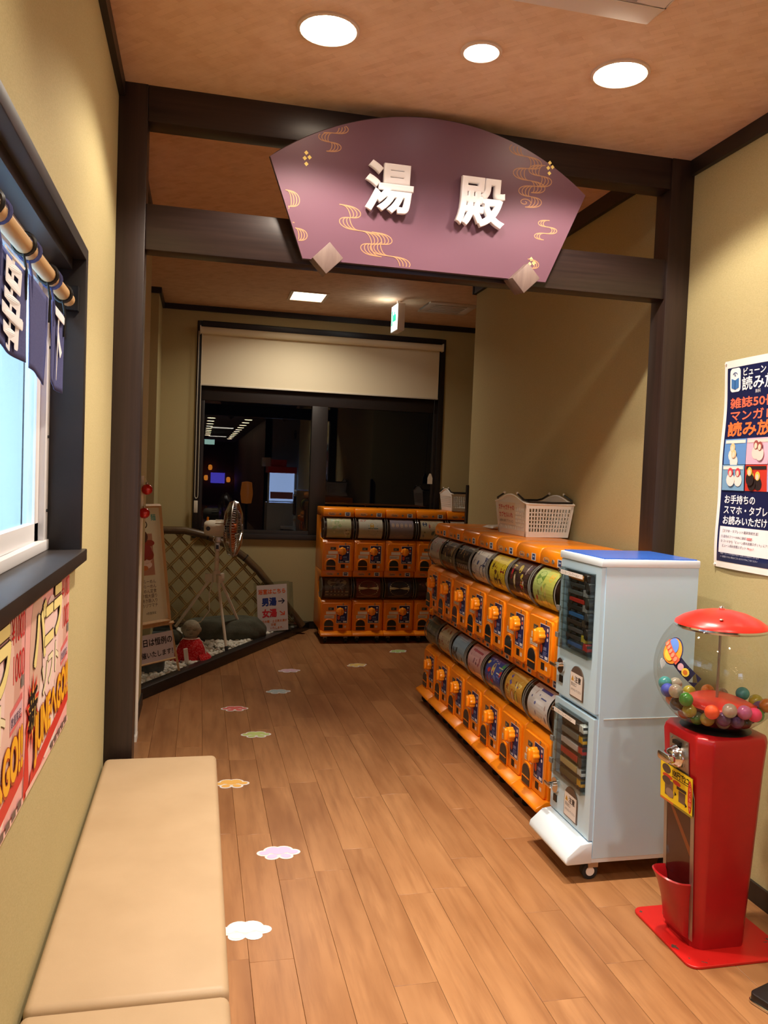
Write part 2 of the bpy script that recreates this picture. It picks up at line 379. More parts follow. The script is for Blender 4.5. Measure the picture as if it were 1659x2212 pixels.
# ================================================================== THE SETTING
def setting():
    # floor: slab with single boards laid along the passage
    fl = struct('floor', B(-1.4, 4.6, 1.0, YB+.1, -.06, -.012), MT['gap'], label='brown wooden board floor of the passage')
    bw = .141; x0 = .195-4*bw; rg = random.Random(3); cache = {}
    for i in range(0, 18):
        xa = x0+i*bw
        if xa < XL-.15: continue
        y = 1.25-rg.random()*.9
        while y < 8.0:
            ln = .909; ya, yb = max(y, 1.0), min(y+ln, YB)
            y += ln
            if yb-ya < .05: continue
            key = round(yb-ya, 2)
            if key not in cache:
                cache[key] = MB().box(-bw/2+.0005, bw/2-.0005, 0, yb-ya-.0008, -.012, 0).mesh('plank', MT['board'], bev=.0007, seg=1)
            link('plank', cache[key], fl, (xa+bw/2, ya, 0))
    struct('floor_hall', B(-1.4, 4.6, -20, 1.0, -.06, 0), MT['floor'], label='brown floor of the hall behind the viewer')
    struct('floor_side', B(x0+18*bw, 4.6, 1.0, YB, -.012, -.0005), MT['floor'], label='brown floor of the side passage')
    # ceilings
    struct('ceiling', B(-1.4, 4.6, -20, YP+.05, ZC, ZC+.25), MT['ceil'], label='brown woven-pattern ceiling')
    struct('ceiling_back', B(-1.4, 4.6, YP+.05, YB+.1, ZCB, ZCB+.15), MT['ceil'], label='brown ceiling behind the beam')
    # left wall with the service window opening
    wy0, wy1, wz0, wz1 = .30, 2.372, 1.300, 2.108
    t = XL-.14
    w = MB(); w.box(t, XL, -20, wy0, 0, 3.2); w.box(t, XL, wy1, 5.41, 0, 3.2); w.box(t, XL, wy0, wy1, 0, wz0); w.box(t, XL, wy0, wy1, wz1, 3.2)
    struct('wall_left', w, MT['wall'], label='sand olive papered wall beside the bench')
    struct('wall_alcove', B(-1.4, -1.3, 5.0, 8.0, 0, 3.2), MT['wall'])
    struct('wall_alcove_front', B(-1.4, t, 5.0, 5.1, 0, 3.2), MT['wall'])
    struct('wall_pillar', B(-1.3, -.385, 7.30, YB, 0, 3.2), MT['wall'], label='olive wall pillar at the garden corner')
    # right wall, ends at the side passage
    struct('wall_right', B(XR, XR+.14, -1.6, 6.13, 0, 3.2), MT['wall'], label='sand olive papered wall behind the machines')
    struct('trim_corner_guard', B(XR-.012, XR+.02, 6.118, 6.16, 0, 1.502), MT['black'], label='black corner guard on the wall end')
    struct('wall_side_far', B(4.5, 4.6, -3, 8.1, 0, 3.2), MT['wall'])
    struct('wall_side_near', B(XR+.14, 4.5, 5.99, 6.13, 0, 3.2), MT['wall'])
    # back wall with window opening
    bx0, bx1, bz0, bz1 = -.062, 2.395, .885, 2.950
    w = MB(); w.box(-1.4, bx0, YB, YB+.16, 0, 3.2); w.box(bx1, 4.6, YB, YB+.16, 0, 3.2); w.box(bx0, bx1, YB, YB+.16, 0, bz0); w.box(bx0, bx1, YB, YB+.16, bz1, 3.2)
    struct('wall_back', w, MT['wall'], label='olive papered end wall with the dark window')
    # hall behind the viewer (mirrored in the night window)
    struct('ceiling_hall', B(-.335, 1.45, -20, -2.8, 2.75, 2.98), MT['hallgrey'])
    struct('wall_hall_right', B(1.45, 1.6, -20, -2.8, 0, 3.2), MT['hallred'])
    struct('wall_hall_front', B(1.45, 4.5, -2.95, -2.8, 0, 3.2), MT['hallgrey'])
    struct('wall_hall_end', B(-.5, 1.6, -20.1, -20, 0, 3.2), MT['hallred'])
    struct('wall_hall_return', B(XR+.14, 4.5, -1.6, -1.46, 0, 3.2), MT['hallgrey'])
    # ceiling trims
    th = .055
    def trim(i, *b): struct('trim_%d' % i, B(*b), MT['trim'], label=None)
    trim(1, XL, XL+.022, -20, YP, ZC-th, ZC); trim(2, XR-.022, XR, -1.6, YP, ZC-th-.01, ZC)
    trim(3, XR-.025, XR, YP+.12, 6.15, ZCB-.085, ZCB); trim(4, -.385, 4.5, YB-.025, YB, ZCB-.05, ZCB)
    trim(5, XL, XL+.02, YP+.12, 5.43, ZCB-.05, ZCB); trim(6, -1.3, -.365, 7.275, 7.30, ZCB-.05, ZCB); trim(7, -.385, -.365, 7.30, YB, ZCB-.05, ZCB)
    trim(8, XR-.03, XR+.14, 6.13, 6.155, ZCB-.085, ZCB)
    # baseboards
    bb = MT['trim']
    struct('baseboard_left', B(XL, XL+.012, 3.36, 5.42, 0, .075), bb); struct('baseboard_left_near', B(XL, XL+.012, -3, YP, 0, .075), bb)
    struct('baseboard_right', B(XR-.012, XR, -1.6, YP, 0, .075), bb); struct('baseboard_right_far', B(XR-.012, XR, 3.36, 6.13, 0, .075), bb)
    struct('baseboard_back', B(1.02, 4.5, YB-.012, YB, 0, .075), bb)
    # timber gate: posts and beams
    struct('post_left', B(XL, -.229, YP, 3.358, 0, ZC), MT['post'], label='dark timber post at the end of the bench', bev=.003)
    struct('post_right', B(1.974, XR, YP, 3.358, 0, ZC), MT['post'], label='dark timber post beside the orange machines', bev=.003)
    struct('beam_upper', B(-.229, 1.974, YP+.006, 3.35, 2.852, ZCB+.05), MT['beam'], label='dark timber beam under the ceiling', bev=.003)
    struct('beam_lower', B(-.229, 1.974, YP+.012, 3.345, 2.376, 2.548), MT['beam'], label='lower dark timber beam behind the fan sign', bev=.003)
setting()

# ------------------------------------------------------------------ lamps
def spot(loc, P, col, ang=2.5, blend=1.0, r=.045, parent=None):
    l = bpy.data.lights.new('downlight_lamp', 'SPOT'); l.energy = P; l.color = col; l.spot_size = ang; l.spot_blend = blend; l.shadow_soft_size = r
    o = bpy.data.objects.new('downlight_lamp', l); COL.objects.link(o)
    if parent: o.parent = parent
    o.location = loc; return o
def downlight(x, y, r, P, label, glass, col=WARM, ang=2.5):
    t = thing('downlight', label, 'ceiling light', (x, y, ZC), group='round ceiling downlights')
    MB().lathe([(r+.014, 0), (r+.013, -.006), (r+.004, -.009), (r-.002, -.004), (r-.004, .03), (r-.02, .045)], 28).obj('ring', MT['lampring'], t, smooth=True)
    MB().lathe([(0, -.022), (r*.5, -.020), (r*.85, -.012), (r-.004, .004)], 28).obj('lamp_glass', glass, t, smooth=True)
    spot((0, 0, -.040), P, col, 1.45, 1.0, parent=t)       # narrow reflector beam
    spot((0, 0, -.042), P*.50, col, 2.32, .30, parent=t)    # wide spill
downlight(.364, 2.666, .088, P_DOWN, 'large bright downlight in the ceiling above the floor stickers', MT['lampglass'])
downlight(.88, 2.650, .056, P_SMALL, 'small downlight between the two large ones', MT['lampsmall'], (1, .86, .78))
downlight(1.39, 2.646, .088, P_DOWN, 'large bright downlight above the pale blue cabinet', MT['lampglass'])
for x in (.364, 1.39):
    downlight(x, .75, .088, P_NEAR, 'ceiling downlight above where the viewer stands', MT['lampglass'])
def square_lamp():
    t = thing('square_ceiling_light', 'square recessed ceiling light glowing before the roller blind', 'ceiling light', (.875, 7.13, ZCB))
    m = MB()
    for a in ((-.165, .165, -.19, -.165), (-.165, .165, .165, .19), (-.165, -.14, -.165, .165), (.14, .165, -.165, .165)): m.box(*a, -.008, .004)
    m.obj('frame', MT['lampring'], t); B(-.14, .14, -.165, .165, -.004, .003).obj('lamp_glass', MT['squarelamp'], t)
    l = bpy.data.lights.new('square_lamp', 'AREA'); l.shape = 'SQUARE'; l.size = .27; l.energy = P_BACK; l.color = WARM; l.spread = 2.6
    o = bpy.data.objects.new('square_lamp', l); COL.objects.link(o); o.parent = t; o.location = (0, 0, -.02)
square_lamp()
def exit_sign():
    t = thing('exit_sign', 'white lit exit sign hanging edge-on from the back ceiling', 'sign', (1.66, 7.0, 2.82), rz=-PI/2+.05)
    B(-.105, .105, -.032, .032, 0, .235).obj('housing', MT['white'], t, bev=.004)
    B(-.012, .012, -.012, .012, .235, .272).obj('hanger', MT['white'], t)
    for sg, n in ((-1, 'front_face'), (1, 'back_face')):
        p = Print(lambda u, v, h, sg=sg: (u*-sg, sg*(.0325+h), v))
        p.rect(-.098, .008, .098, .228, (245, 250, 248)); p.rect(-.05, .09, .05, .15, (30, 170, 110)); p.ell(.0, .16, .016, .016, (30, 170, 110))
        p.rect(-.09, .06, -.06, .19, (30, 170, 110)); p.obj(n, MT['exit'], t)
    l = bpy.data.lights.new('exit_glow', 'POINT'); l.energy = 1.2; l.color = (.95, 1, .96); l.shadow_soft_size = .05
    o = bpy.data.objects.new('exit_glow', l); COL.objects.link(o); o.parent = t; o.location = (0, -.12, .16)
exit_sign()
def vent():
    t = thing('ceiling_vent', 'square white ceiling vent with a louvred middle', 'vent', (2.14, 7.10, ZCB))
    m = MB(); a, b = .22, .15
    for q in ((-a, a, -a, -b), (-a, a, b, a), (-a, -b, -b, b), (b, a, -b, b)): m.box(*q, -.014, 0)
    m.obj('frame', MT['acwhite'], t, bev=.003); B(-b, b, -b, b, -.001, .002).obj('backing', MT['black'], t)
    for i in range(4): B(-b, b, -.11+i*.065, -.075+i*.065, -.012, -.004).obj('louvre', MT['acwhite'], t)
vent()
def ac_unit():
    t = thing('ceiling_air_conditioner', 'white ceiling air conditioner panel cut by the top of the picture', 'air conditioner', (.87, 1.885, ZC))
    m = MB(); a, b = .425, .33
    for q in ((-a, a, -a, -b), (-a, a, b, a), (-a, -b, -b, b), (b, a, -b, b)): m.box(*q, -.028, 0)
    m.obj('panel', MT['acwhite'], t, bev=.006); B(-.24, .24, -.24, .24, -.026, 0).obj('grille', MT['acwhite'], t, bev=.006)
    for q in ((-.3, .3, .255, .325), (-.3, .3, -.325, -.255), (.255, .325, -.24, .24), (-.325, -.255, -.24, .24)): B(*q, -.012, -.004).obj('louvre', MT['alu'], t)
ac_unit()

# ================================================================== fan-shaped sign on the beam
def fan_sign():
    t = thing('fan_sign', 'mauve fan-shaped wooden sign with two white raised characters on the beam', 'sign', (.872, 3.196, 2.383), rot=(.1194, 0, 0))
    hb, hs, zs, zt = .508, .648, .360, .573
    sg = zt-zs; R_ = (hs*hs+sg*sg)/(2*sg); zc = zt-R_; am = math.asin(hs/R_)
    arc = [(R_*math.sin(a), zc+R_*math.cos(a)) for a in np.linspace(am, -am, 41)]
    pts = [(-hb, 0), (hb, 0)]+arc
    MB().prism(pts, 'y', -.014, .004).obj('board', MT['sign'], t)
    MB().tube([(x*.999, -.005, z*.999+.0003) for x, z in pts], .0045, 4, closed=True).obj('board_edge', MT['signedge'], t)
    g = (178, 130, 94)
    def inside(u, v):
        if v < .006: return False
        e = hb+(hs-hb)*min(v, zs)/zs
        return abs(u) < e-.006 and (v <= zs-.004 or (u*u+(v-zc)**2) < (R_-.007)**2)
    def motif(name):
        return Print(lambda u, v, h: (u, -.0145-h, v), .0002)
    def sweep(specs):
        p = motif('wave')
        for cx, cz, amp, n, drop, slant, lines in specs:
            for j in range(lines):
                run = []; A = amp*(1-.24*j)
                for i in range(16*n+1):
                    q = i/16; x = cx+A*math.sin(PI*q)+slant*q; z = cz-drop*(q-.15*math.sin(2*PI*q))
                    if inside(x, z): run.append((x, z))
                    else:
                        if len(run) > 2: p.stroke(run, .0034, g)
                        run = []
                if len(run) > 2: p.stroke(run, .0034, g)
        p.obj('gold_wave_print', MT['paper'], t)
    sweep([(-.585, .245, .045, 2, .058, .020, 4)]); sweep([(-.545, .110, .045, 2, .045, .012, 4)]); sweep([(-.375, .215, .062, 4, .045, .045, 4)]); sweep([(-.24, .125, .062, 3, .042, .04, 4)])
    sweep([(-.40, .505, .05, 3, .034, -.012, 4)]); sweep([(.36, .525, -.065, 4, .045, .012, 4)]); sweep([(.46, .455, -.06, 4, .042, -.018, 4)])
    sweep([(.50, .245, -.045, 3, .026, -.006, 3)]); sweep([(.42, .085, .04, 2, .035, .02, 3)])
    p = motif('curl'); rr = [(.385+.026*math.cos(a)*(1-a/9), .305+.015*math.sin(a)*(1-a/9)) for a in np.linspace(0, 7.5, 26)]; p.stroke(rr, .0034, g); p.obj('gold_curl_print', MT['paper'], t)
    for cx, cz in ((-.512, .372), (.478, .452), (.435, .070)):
        p = motif('diamonds')
        for dx, dz in ((0, .016), (.013, .001), (-.005, -.004), (.002, -.024)):
            q = .0085; p.poly([(cx+dx-q, cz+dz), (cx+dx, cz+dz-q), (cx+dx+q, cz+dz), (cx+dx, cz+dz+q)], (246, 222, 130))
        p.obj('gold_diamonds', MT['paper'], t)
    # raised characters
    for ch, x, z, size in (('湯', -.186, .292, .192), ('殿', .192, .277, .198)):
        c = bpy.data.curves.new('raised', 'FONT'); c.body = ch; c.extrude = .06; c.bevel_depth = .032; c.bevel_resolution = 2; c.resolution_u = 4
        o = bpy.data.objects.new('raised', c); COL.objects.link(o)
        me = bpy.data.meshes.new_from_object(o.evaluated_get(bpy.context.evaluated_depsgraph_get())); bpy.data.objects.remove(o)
        xs = [v.co.x for v in me.vertices]; ys = [v.co.y for v in me.vertices]; cx, cy = (min(xs)+max(xs))/2, (min(ys)+max(ys))/2
        for v in me.vertices:
            a, b, d = v.co; v.co = (x+(a-cx)*size, -.034-d*size*.8, z+(b-cy)*size)
        me.materials.clear(); me.materials.append(MT['letter']); link('raised_character', me, t)
    for x, z in ((-.415, .004), (.402, .002)):
        q = .060; d = .09
        MB().prism([(x-q, z-.004), (x-.004, z-q), (x+q, z+.004), (x+.004, z+q)], 'y', -.062, .042).obj('wooden_block', MT['block'], t, bev=.002)
fan_sign()

# ================================================================== bench
def bench():
    for y0, y1, lab in ((1.722, 3.205, 'beige vinyl bench along the wall ending at the dark post'), (.20, 1.714, 'near beige vinyl bench cut by the bottom of the picture')):
        t = thing('bench', lab, 'bench', (XL+.004, y0, 0), group='benches along the left wall'); L = y1-y0
        link('seat_cushion', MB().box(.005, .425, 0, L, .36, .428).mesh('seat_cushion', MT['vinyl'], bev=.02, seg=4), t)
        B(.012, .412, .006, L-.006, .04, .36).obj('base', MT['vinyl'], t, bev=.008); B(.04, .38, .03, L-.03, 0, .04).obj('plinth', MT['black'], t)
bench()

# ================================================================== service window on the left wall
def window_one():
    w = link('window_1', None); w.location = (XL, 0, 0); tag(w, 'service window with a dark casing and white aluminium sliding frames', None, None, 'structure')
    y0, y1, z0, z1 = .30, 2.372, 1.300, 2.108
    m = MB(); e = .034
    m.box(-.14, .016, y1-.001, y1+e, z0-.02, z1+e); m.box(-.14, .016, y0-e, y0+.001, z0-.02, z1+e); m.box(-.14, .016, y0, y1, z1-.001, z1+e)
    m.obj('casing', MT['trim'], w, bev=.002)
    B(-.14, .03, y0-e, y1+e, z0-.022, z0+.012).obj('sill', MT['trim'], w, bev=.003)
    B(-.072, -.02, y0, y1, z1-.03, z1-.001).obj('head_rail', MT['frame2'], w)
    f = MB()
    f.box(-.125, -.070, y1-.055, y1-.002, z0+.012, z1); f.box(-.125, -.070, y0+.002, y0+.055, z0+.012, z1); f.box(-.125, -.066, y0, y1, z0+.012, z0+.040); f.box(-.125, -.07, y0, y1, z1-.04, z1)
    f.obj('frame', MT['alu'], w, bev=.002)
    for a, b, x in ((.34, 1.36, -.112), (1.30, 2.318, -.095)):
        s = MB()
        s.box(x-.010, x+.010, a, a+.05, z0+.04, z1-.04); s.box(x-.010, x+.010, b-.05, b, z0+.04, z1-.04); s.box(x-.010, x+.010, a, b, z0+.04, z0+.09); s.box(x-.010, x+.010, a, b, z1-.09, z1-.04)
        so = s.obj('sash', MT['alu'], w, bev=.002)
        B(x-.003, x+.003, a+.05, b-.05, z0+.09, z1-.09).obj('pane', MT['kitchenglass'], so)
    for z in (1.42, 1.62, 1.86): MB().cyl((-.0695, y1-.028, z), (-.066, y1-.028, z), .004, 8).obj('screw', MT['black'], w)
    B(-.03, 0.0, y1-.03, y1-.001, 1.965, 2.03).obj('pole_bracket', MT['black'], w); B(-.065, -.045, y1-.03, y1-.001, 1.90, 1.96).obj('pole_bracket', MT['black'], w)
    # kitchen seen through it
    k = MB(); k.box(-2.4, -2.3, -.4, 4.6, .0, 2.8); k.box(-2.3, XL-.141, -.5, -.4, 0, 2.8); k.box(-2.3, XL-.141, 4.5, 4.6, 0, 2.8)
    struct('wall_kitchen', k, MT['kitchen'], label='pale blue kitchen wall behind the service window')
    struct('ceiling_kitchen', B(-2.4, XL-.141, -.5, 4.6, 2.8, 2.9), MT['kitchen']); struct('floor_kitchen', B(-2.4, XL-.141, -.5, 4.6, -.06, 0), MT['kitchen'])
    for y in (1.0, 2.6):
        t = thing('kitchen_light', 'white fluorescent kitchen ceiling light behind the service window', 'ceiling light', (-1.2, y, 2.8), group='kitchen lights')
        B(-.15, .15, -.6, .6, -.06, 0).obj('housing', MT['alu'], t); B(-.13, .13, -.58, .58, -.07, -.06).obj('tube', MT['tube'], t)
        l = bpy.data.lights.new('kitchen_lamp', 'AREA'); l.shape = 'RECTANGLE'; l.size = .26; l.size_y = 1.1; l.energy = P_KITCHEN; l.color = (.74, .88, 1)
        o = bpy.data.objects.new('kitchen_lamp', l); COL.objects.link(o); o.parent = t; o.location = (0, 0, -.08)
window_one()
def noren():
    px, pz = XL-.020, 1.985
    m = MB().tube([(px, .55, pz-.012), (px, 2.31, pz)], .0175, 16); o = m.obj('curtain_pole', MT['bamboopole'], None, smooth=True)
    tag(o, 'pale varnished wooden pole carrying the indigo shop curtain', 'pole')
    t = thing('shop_curtain', 'indigo cotton shop curtain with white characters in the service window', 'curtain', (px, 0, 0))
    def panel(a, b, zb, ch, ph, cz, csize):
        n = 22; ztop = pz-.052
        def fn(u, v, h):      # u along wall 0..1, v height 0..1
            y = a+(b-a)*u; d = (1-v); x = .008*math.sin(u*2*PI*.7+ph)*(.35+.65*d)+.002*math.sin(u*9+ph*2)*d
            return (x+h, y+.006*math.sin(ph+d*3), zb+(ztop-zb)*v-.012*u*d)
        vs = []; fs = []
        for j in range(15):
            for i in range(n+1): vs.append(fn(i/n, j/14, 0))
        for j in range(14):
            for i in range(n): fs.append((j*(n+1)+i, j*(n+1)+i+1, (j+1)*(n+1)+i+1, (j+1)*(n+1)+i))
        q = MB().add(vs, fs).obj('cloth_panel', MT['fabric'], t, smooth=True)
        sm = q.modifiers.new('thick', 'SOLIDIFY'); sm.thickness = .0016
        W_, H_ = b-a, ztop-zb
        if ch:
            vs2, fs2 = text_mesh(ch, 0.)
            pr = Print(lambda u, v, h: fn(min(max(u, 0), 1), min(max(v, 0), 1),   .0062+h*.3))
            cx = sum((min(p[0] for p in vs2), max(p[0] for p in vs2)))/2; cy = sum((min(p[1] for p in vs2), max(p[1] for p in vs2)))/2
            pts = [(.5+(x-cx)*csize/W_, cz+(y-cy)*csize*1.15/H_) for x, y in vs2]
            [pr._put([(a_+.018*csize/W_*math.cos(t_), b_+.018*csize/H_*math.sin(t_)) for a_, b_ in pts], fs2, (246, 246, 250)) for t_ in np.linspace(0, 2*PI, 9)]; pr.obj('white_character', MT['paper'], q)
        k = max(2, int(round((b-a)/.125)))
        for i in range(k):
            y = a+.02+(b-a-.04)*i/(k-1)
            ring = [(.0215*math.cos(s), y+.004*math.sin(s*.5), pz-.001+.0215*math.sin(s)) for s in np.linspace(0, 2*PI, 17)[:-1]]
            L = MB(); L.tube([(q_[0], q_[1], q_[2]) for q_ in ring], .0045, 6, closed=True)
            L.tube([(.0, y, pz-.021), (.005, y+.006, pz-.055), (.003, y+.012, pz-.11)], .0028, 6)
            L.obj('tie_loop', MT['black'] if i % 2 else MT['fabric'], t, smooth=True)
    panel(.92, 1.22, 1.725, None, .3, .5, .2)
    panel(1.235, 1.505, 1.735, 'お', 1.2, .55, .2)
    panel(1.52, 1.775, 1.762, '事', 2.2, .56, .20)
    panel(1.79, 2.035, 1.742, None, .6, .5, .2)
    panel(2.045, 2.245, 1.742, '下', 1.9, .52, .165)
noren()

# ================================================================== end window, blind
def window_two():
    w = link('window_2', None); w.location = (0, YB, 0); tag(w, 'dark bronze end window at night under the roller blind', None, None, 'structure')
    x0, x1, z0, z1 = -.062, 2.395, .885, 2.950
    m = MB(); e = .052
    m.box(x0, x0+e, -.012, .16, z0, z1); m.box(x1-e, x1, -.012, .16, z0, z1); m.box(x0+e, x1-e, -.012, .16, z1-e, z1); m.box(x0+e, x1-e, -.03, .16, z0, z0+.048)
    m.obj('casing', MT['frame2'], w, bev=.003)
    f = MB(); a, b = x0+e, x1-e
    f.box(a, b, .03, .10, 2.208, 2.36); f.box(1.062, 1.220, .03, .10, z0+.048, 2.208); f.box(1.062, 1.22, .03, .10, 2.36, z1-e)
    f.box(a, a+.035, .035, .10, z0+.048, 2.208); f.box(b-.035, b, .035, .10, z0+.048, 2.208); f.box(a, b, .035, .10, z0+.048, z0+.085)
    f.obj('frame', MT['frame2'], w, bev=.003)
    for q in ((a+.035, 1.062, z0+.085, 2.208), (1.220, b-.035, z0+.085, 2.208), (a, 1.062, 2.36, z1-e), (1.22, b, 2.36, z1-e)):
        B(q[0], q[1], .060, .066, q[2], q[3]).obj('pane', MT['nightglass'], w)
window_two()
def blind():
    t = thing('roller_blind', 'cream roller blind drawn partly down over the end window', 'blind', (1.158, YB, 2.345))
    B(-1.19, 1.19, -.012, .02, .535, .55).obj('head_rail', MT['cream'], t)
    MB().cyl((-1.19, -.045, .512), (1.19, -.045, .512), .034, 18).obj('roller', MT['blind'], t, smooth=True)
    for x in (-1.196, 1.186): B(x, x+.010, -.085, .0, .475, .55).obj('end_bracket', MT['cream'], t)
    B(-1.178, 1.172, -.0135, -.012, .010, .50).obj('fabric', MT['blind'], t)
    B(-1.180, 1.174, -.019, -.007, -.004, .012).obj('bottom_bar', MT['cream'], t, bev=.002)
    c = MB()
    for x in (-1.205, -1.175): c.tube([(x, -.055, .50), (x, -.06, -.2), (x+.002, -.06, -1.05)], .0035, 5)
    c.tube([(-1.203+.030*(1-math.cos(s))/2*1.0, -.06, -1.05-.028*math.sin(s)) for s in np.linspace(0, PI, 9)], .0035, 5)
    c.obj('bead_chain', MT['cream'], t, smooth=True)
    B(-1.208, -1.172, -.068, -.054, -1.215, -1.10).obj('chain_weight', MT['cream'], t, bev=.003)
    MB().tube([(1.14, -.02, 0), (1.12, -.03, -.75)], .002, 5).obj('pull_cord', MT['black'], t)
    MB().prism([(1.095, -.86), (1.145, -.86), (1.145, -.80), (1.128, -.755), (1.112, -.755), (1.095, -.80)], 'y', -.036, -.028).obj('cord_tag', MT['cream'], t)
blind()

# ================================================================== garden corner
KA, KB = Vector((-.357, 5.475, 0)), Vector((1.085, 7.90, 0))
def garden():
    d = (KB-KA).normalized(); n = Vector((-d.y, d.x, 0)); a = KA-d*.08; b = KB+d*.03
    pts = [(a.x, a.y), (b.x, b.y), ((b+n*.085).x, (b+n*.085).y), ((a+n*.085).x, (a+n*.085).y)]
    struct('kerb', MB().prism(pts, 'z', 0, .078), MT['kerb'], bev=.006, label='black stained wooden kerb around the pebble garden')
    # bed
    bed = [((KA+n*.07).x, (KA+n*.07).y), ((KB+n*.07).x, (KB+n*.07).y), (-.385, YB), (-.385, 7.3), (-.9, 7.3), (-.9, 5.45)]
    struct('ground_bed', MB().prism(bed, 'z', -.01, .035), MT['darkrock'], label='dark bed under the pebbles')
    rg = random.Random(5); m = MB(); cnt = 0
    bm = bmesh.new(); bmesh.ops.create_icosphere(bm, subdivisions=1, radius=1); iv = [v.co.copy() for v in bm.verts]; iff = [tuple(v.index for v in f.verts) for f in bm.faces]; bm.free()
    while cnt < 2300:
        x, y = rg.uniform(-.62, 1.05), rg.uniform(5.42, 7.93)
        s = (Vector((x, y, 0))-KA).dot(n)
        if s < .095 or s > .95 or (x < -.385 and y > 7.28) or (y < 5.47 and x > XL-.15): continue
        near = s < .42
        if not near and rg.random() < .35: continue
        r = rg.uniform(.015, .027); z = .042+rg.uniform(0, .022)+(.006 if near else 0)
        q = Matrix.Rotation(rg.uniform(0, 6.28), 3, 'Z') @ Matrix.Rotation(rg.uniform(-.6, .6), 3, 'X'); sc = Vector((rg.uniform(.9, 1.35), rg.uniform(.8, 1.1), rg.uniform(.6, .9)))
        m.add([q @ Vector((v.x*sc.x, v.y*sc.y, v.z*sc.z))*r*rg.uniform(.88, 1.1)+Vector((x, y, z)) for v in iv], iff); cnt += 1
    me = bpy.data.meshes.new('gravel'); me.from_pydata(m.v, [], m.f); me.materials.append(MT['pebble'])
    me.polygons.foreach_set('use_smooth', [True]*len(me.polygons))
    tag(link('gravel', me), 'white pebbles filling the garden corner behind the kerb', 'pebbles', None, 'stuff')
garden()
def rock(name, label, c, sc, seed, m, flat=0, boxy=.0):
    rg = np.random.RandomState(seed); bm = bmesh.new(); bmesh.ops.create_icosphere(bm, subdivisions=4, radius=1)
    dirs = rg.randn(14, 3); dirs /= np.linalg.norm(dirs, axis=1)[:, None]; amp = rg.uniform(-.12, .16, 14)
    for v in bm.verts:
        p = np.array(v.co); k = 1+sum(a*max(0, p@d_)**3 for a, d_ in zip(amp, dirs)); k += .025*math.sin(p[0]*9+seed)+.02*math.sin(p[1]*13+p[2]*7)
        q = p*k
        if flat: q[2] = min(q[2], flat+.04*math.sin(q[0]*3)); 
        if boxy: q = np.sign(q)*np.abs(q)**boxy
        v.co = (q[0]*sc[0], q[1]*sc[1], q[2]*sc[2])
    me = bpy.data.meshes.new(name); bm.to_mesh(me); bm.free(); me.materials.append(m); me.polygons.foreach_set('use_smooth', [True]*len(me.polygons))
    return tag(link(name, me, None, c), label, 'rock')
rock('flat_rock', 'broad flat grey garden rock behind the stone statue', (.27, 7.27, .115), (.37, .20, .185), 3, MT['rock'], .62)
rock('upright_rock', 'dark upright garden rock beneath the paper notice', (-.315, 6.03, .11), (.105, .075, .12), 8, MT['darkrock'], 0, .8)
rock('small_rock', 'small grey rock beside the fan leg behind the statue', (-.19, 7.02, .09), (.10, .09, .085), 12, MT['rock'])

def fence():
    t = thing('bamboo_fence', 'arched bamboo lattice fence against the end wall in the garden corner', 'fence', (0, 7.70, 0))
    A = [(-.78, .90), (-.6, .955), (-.347, .972), (-.12, .972), (.091, .924), (.27, .846), (.439, .726), (.56, .61), (.664, .486), (.76, .375), (.847, .265), (.93, .165), (1.0, .075)]
    path = [(x, 0, z) for x, z in A]
    MB().tube(path, .036, 12).obj('arch', MT['arch'], t, smooth=True)
    for i in (2, 4, 6, 9):      # bindings on the arch
        p = Vector(path[i]); d = (Vector(path[min(i+1, 12)])-Vector(path[i-1])).normalized()
        MB().tube([p-d*.006, p+d*.006], .0385, 12).obj('binding', MT['trim'], t, smooth=True)
    MB().tube([(-.78, .0, .12), (.96, 0, .10)], .02, 8).obj('bottom_rail', MT['arch'], t, smooth=True)
    xs = [a[0] for a in A]; zs = [a[1] for a in A]
    def top(x): return float(np.interp(x, xs, zs)) if x <= 1.0 else -1
    for sg in (1, -1):
        for k in range(-14, 22):
            c = k*.168; run = []
            for s in np.linspace(0, 1, 90):
                z = .1+s*.9; x = c+sg*z*.92
                if -.78 <= x <= .98 and z <= top(x): run.append((x, z))
            if len(run) < 6: continue
            (xa, za), (xb, zb) = run[0], run[-1]; m = MB()
            for off in (-.011, .011):
                m.tube([(xa+off, -.012*sg, za), ((xa+xb)/2+off, -.012*sg, (za+zb)/2), (xb+off, -.012*sg, zb)], [.0075, .0068, .0075], 6)
            m.obj('lattice_slat', MT['bamboo'], t, smooth=True)
fence()

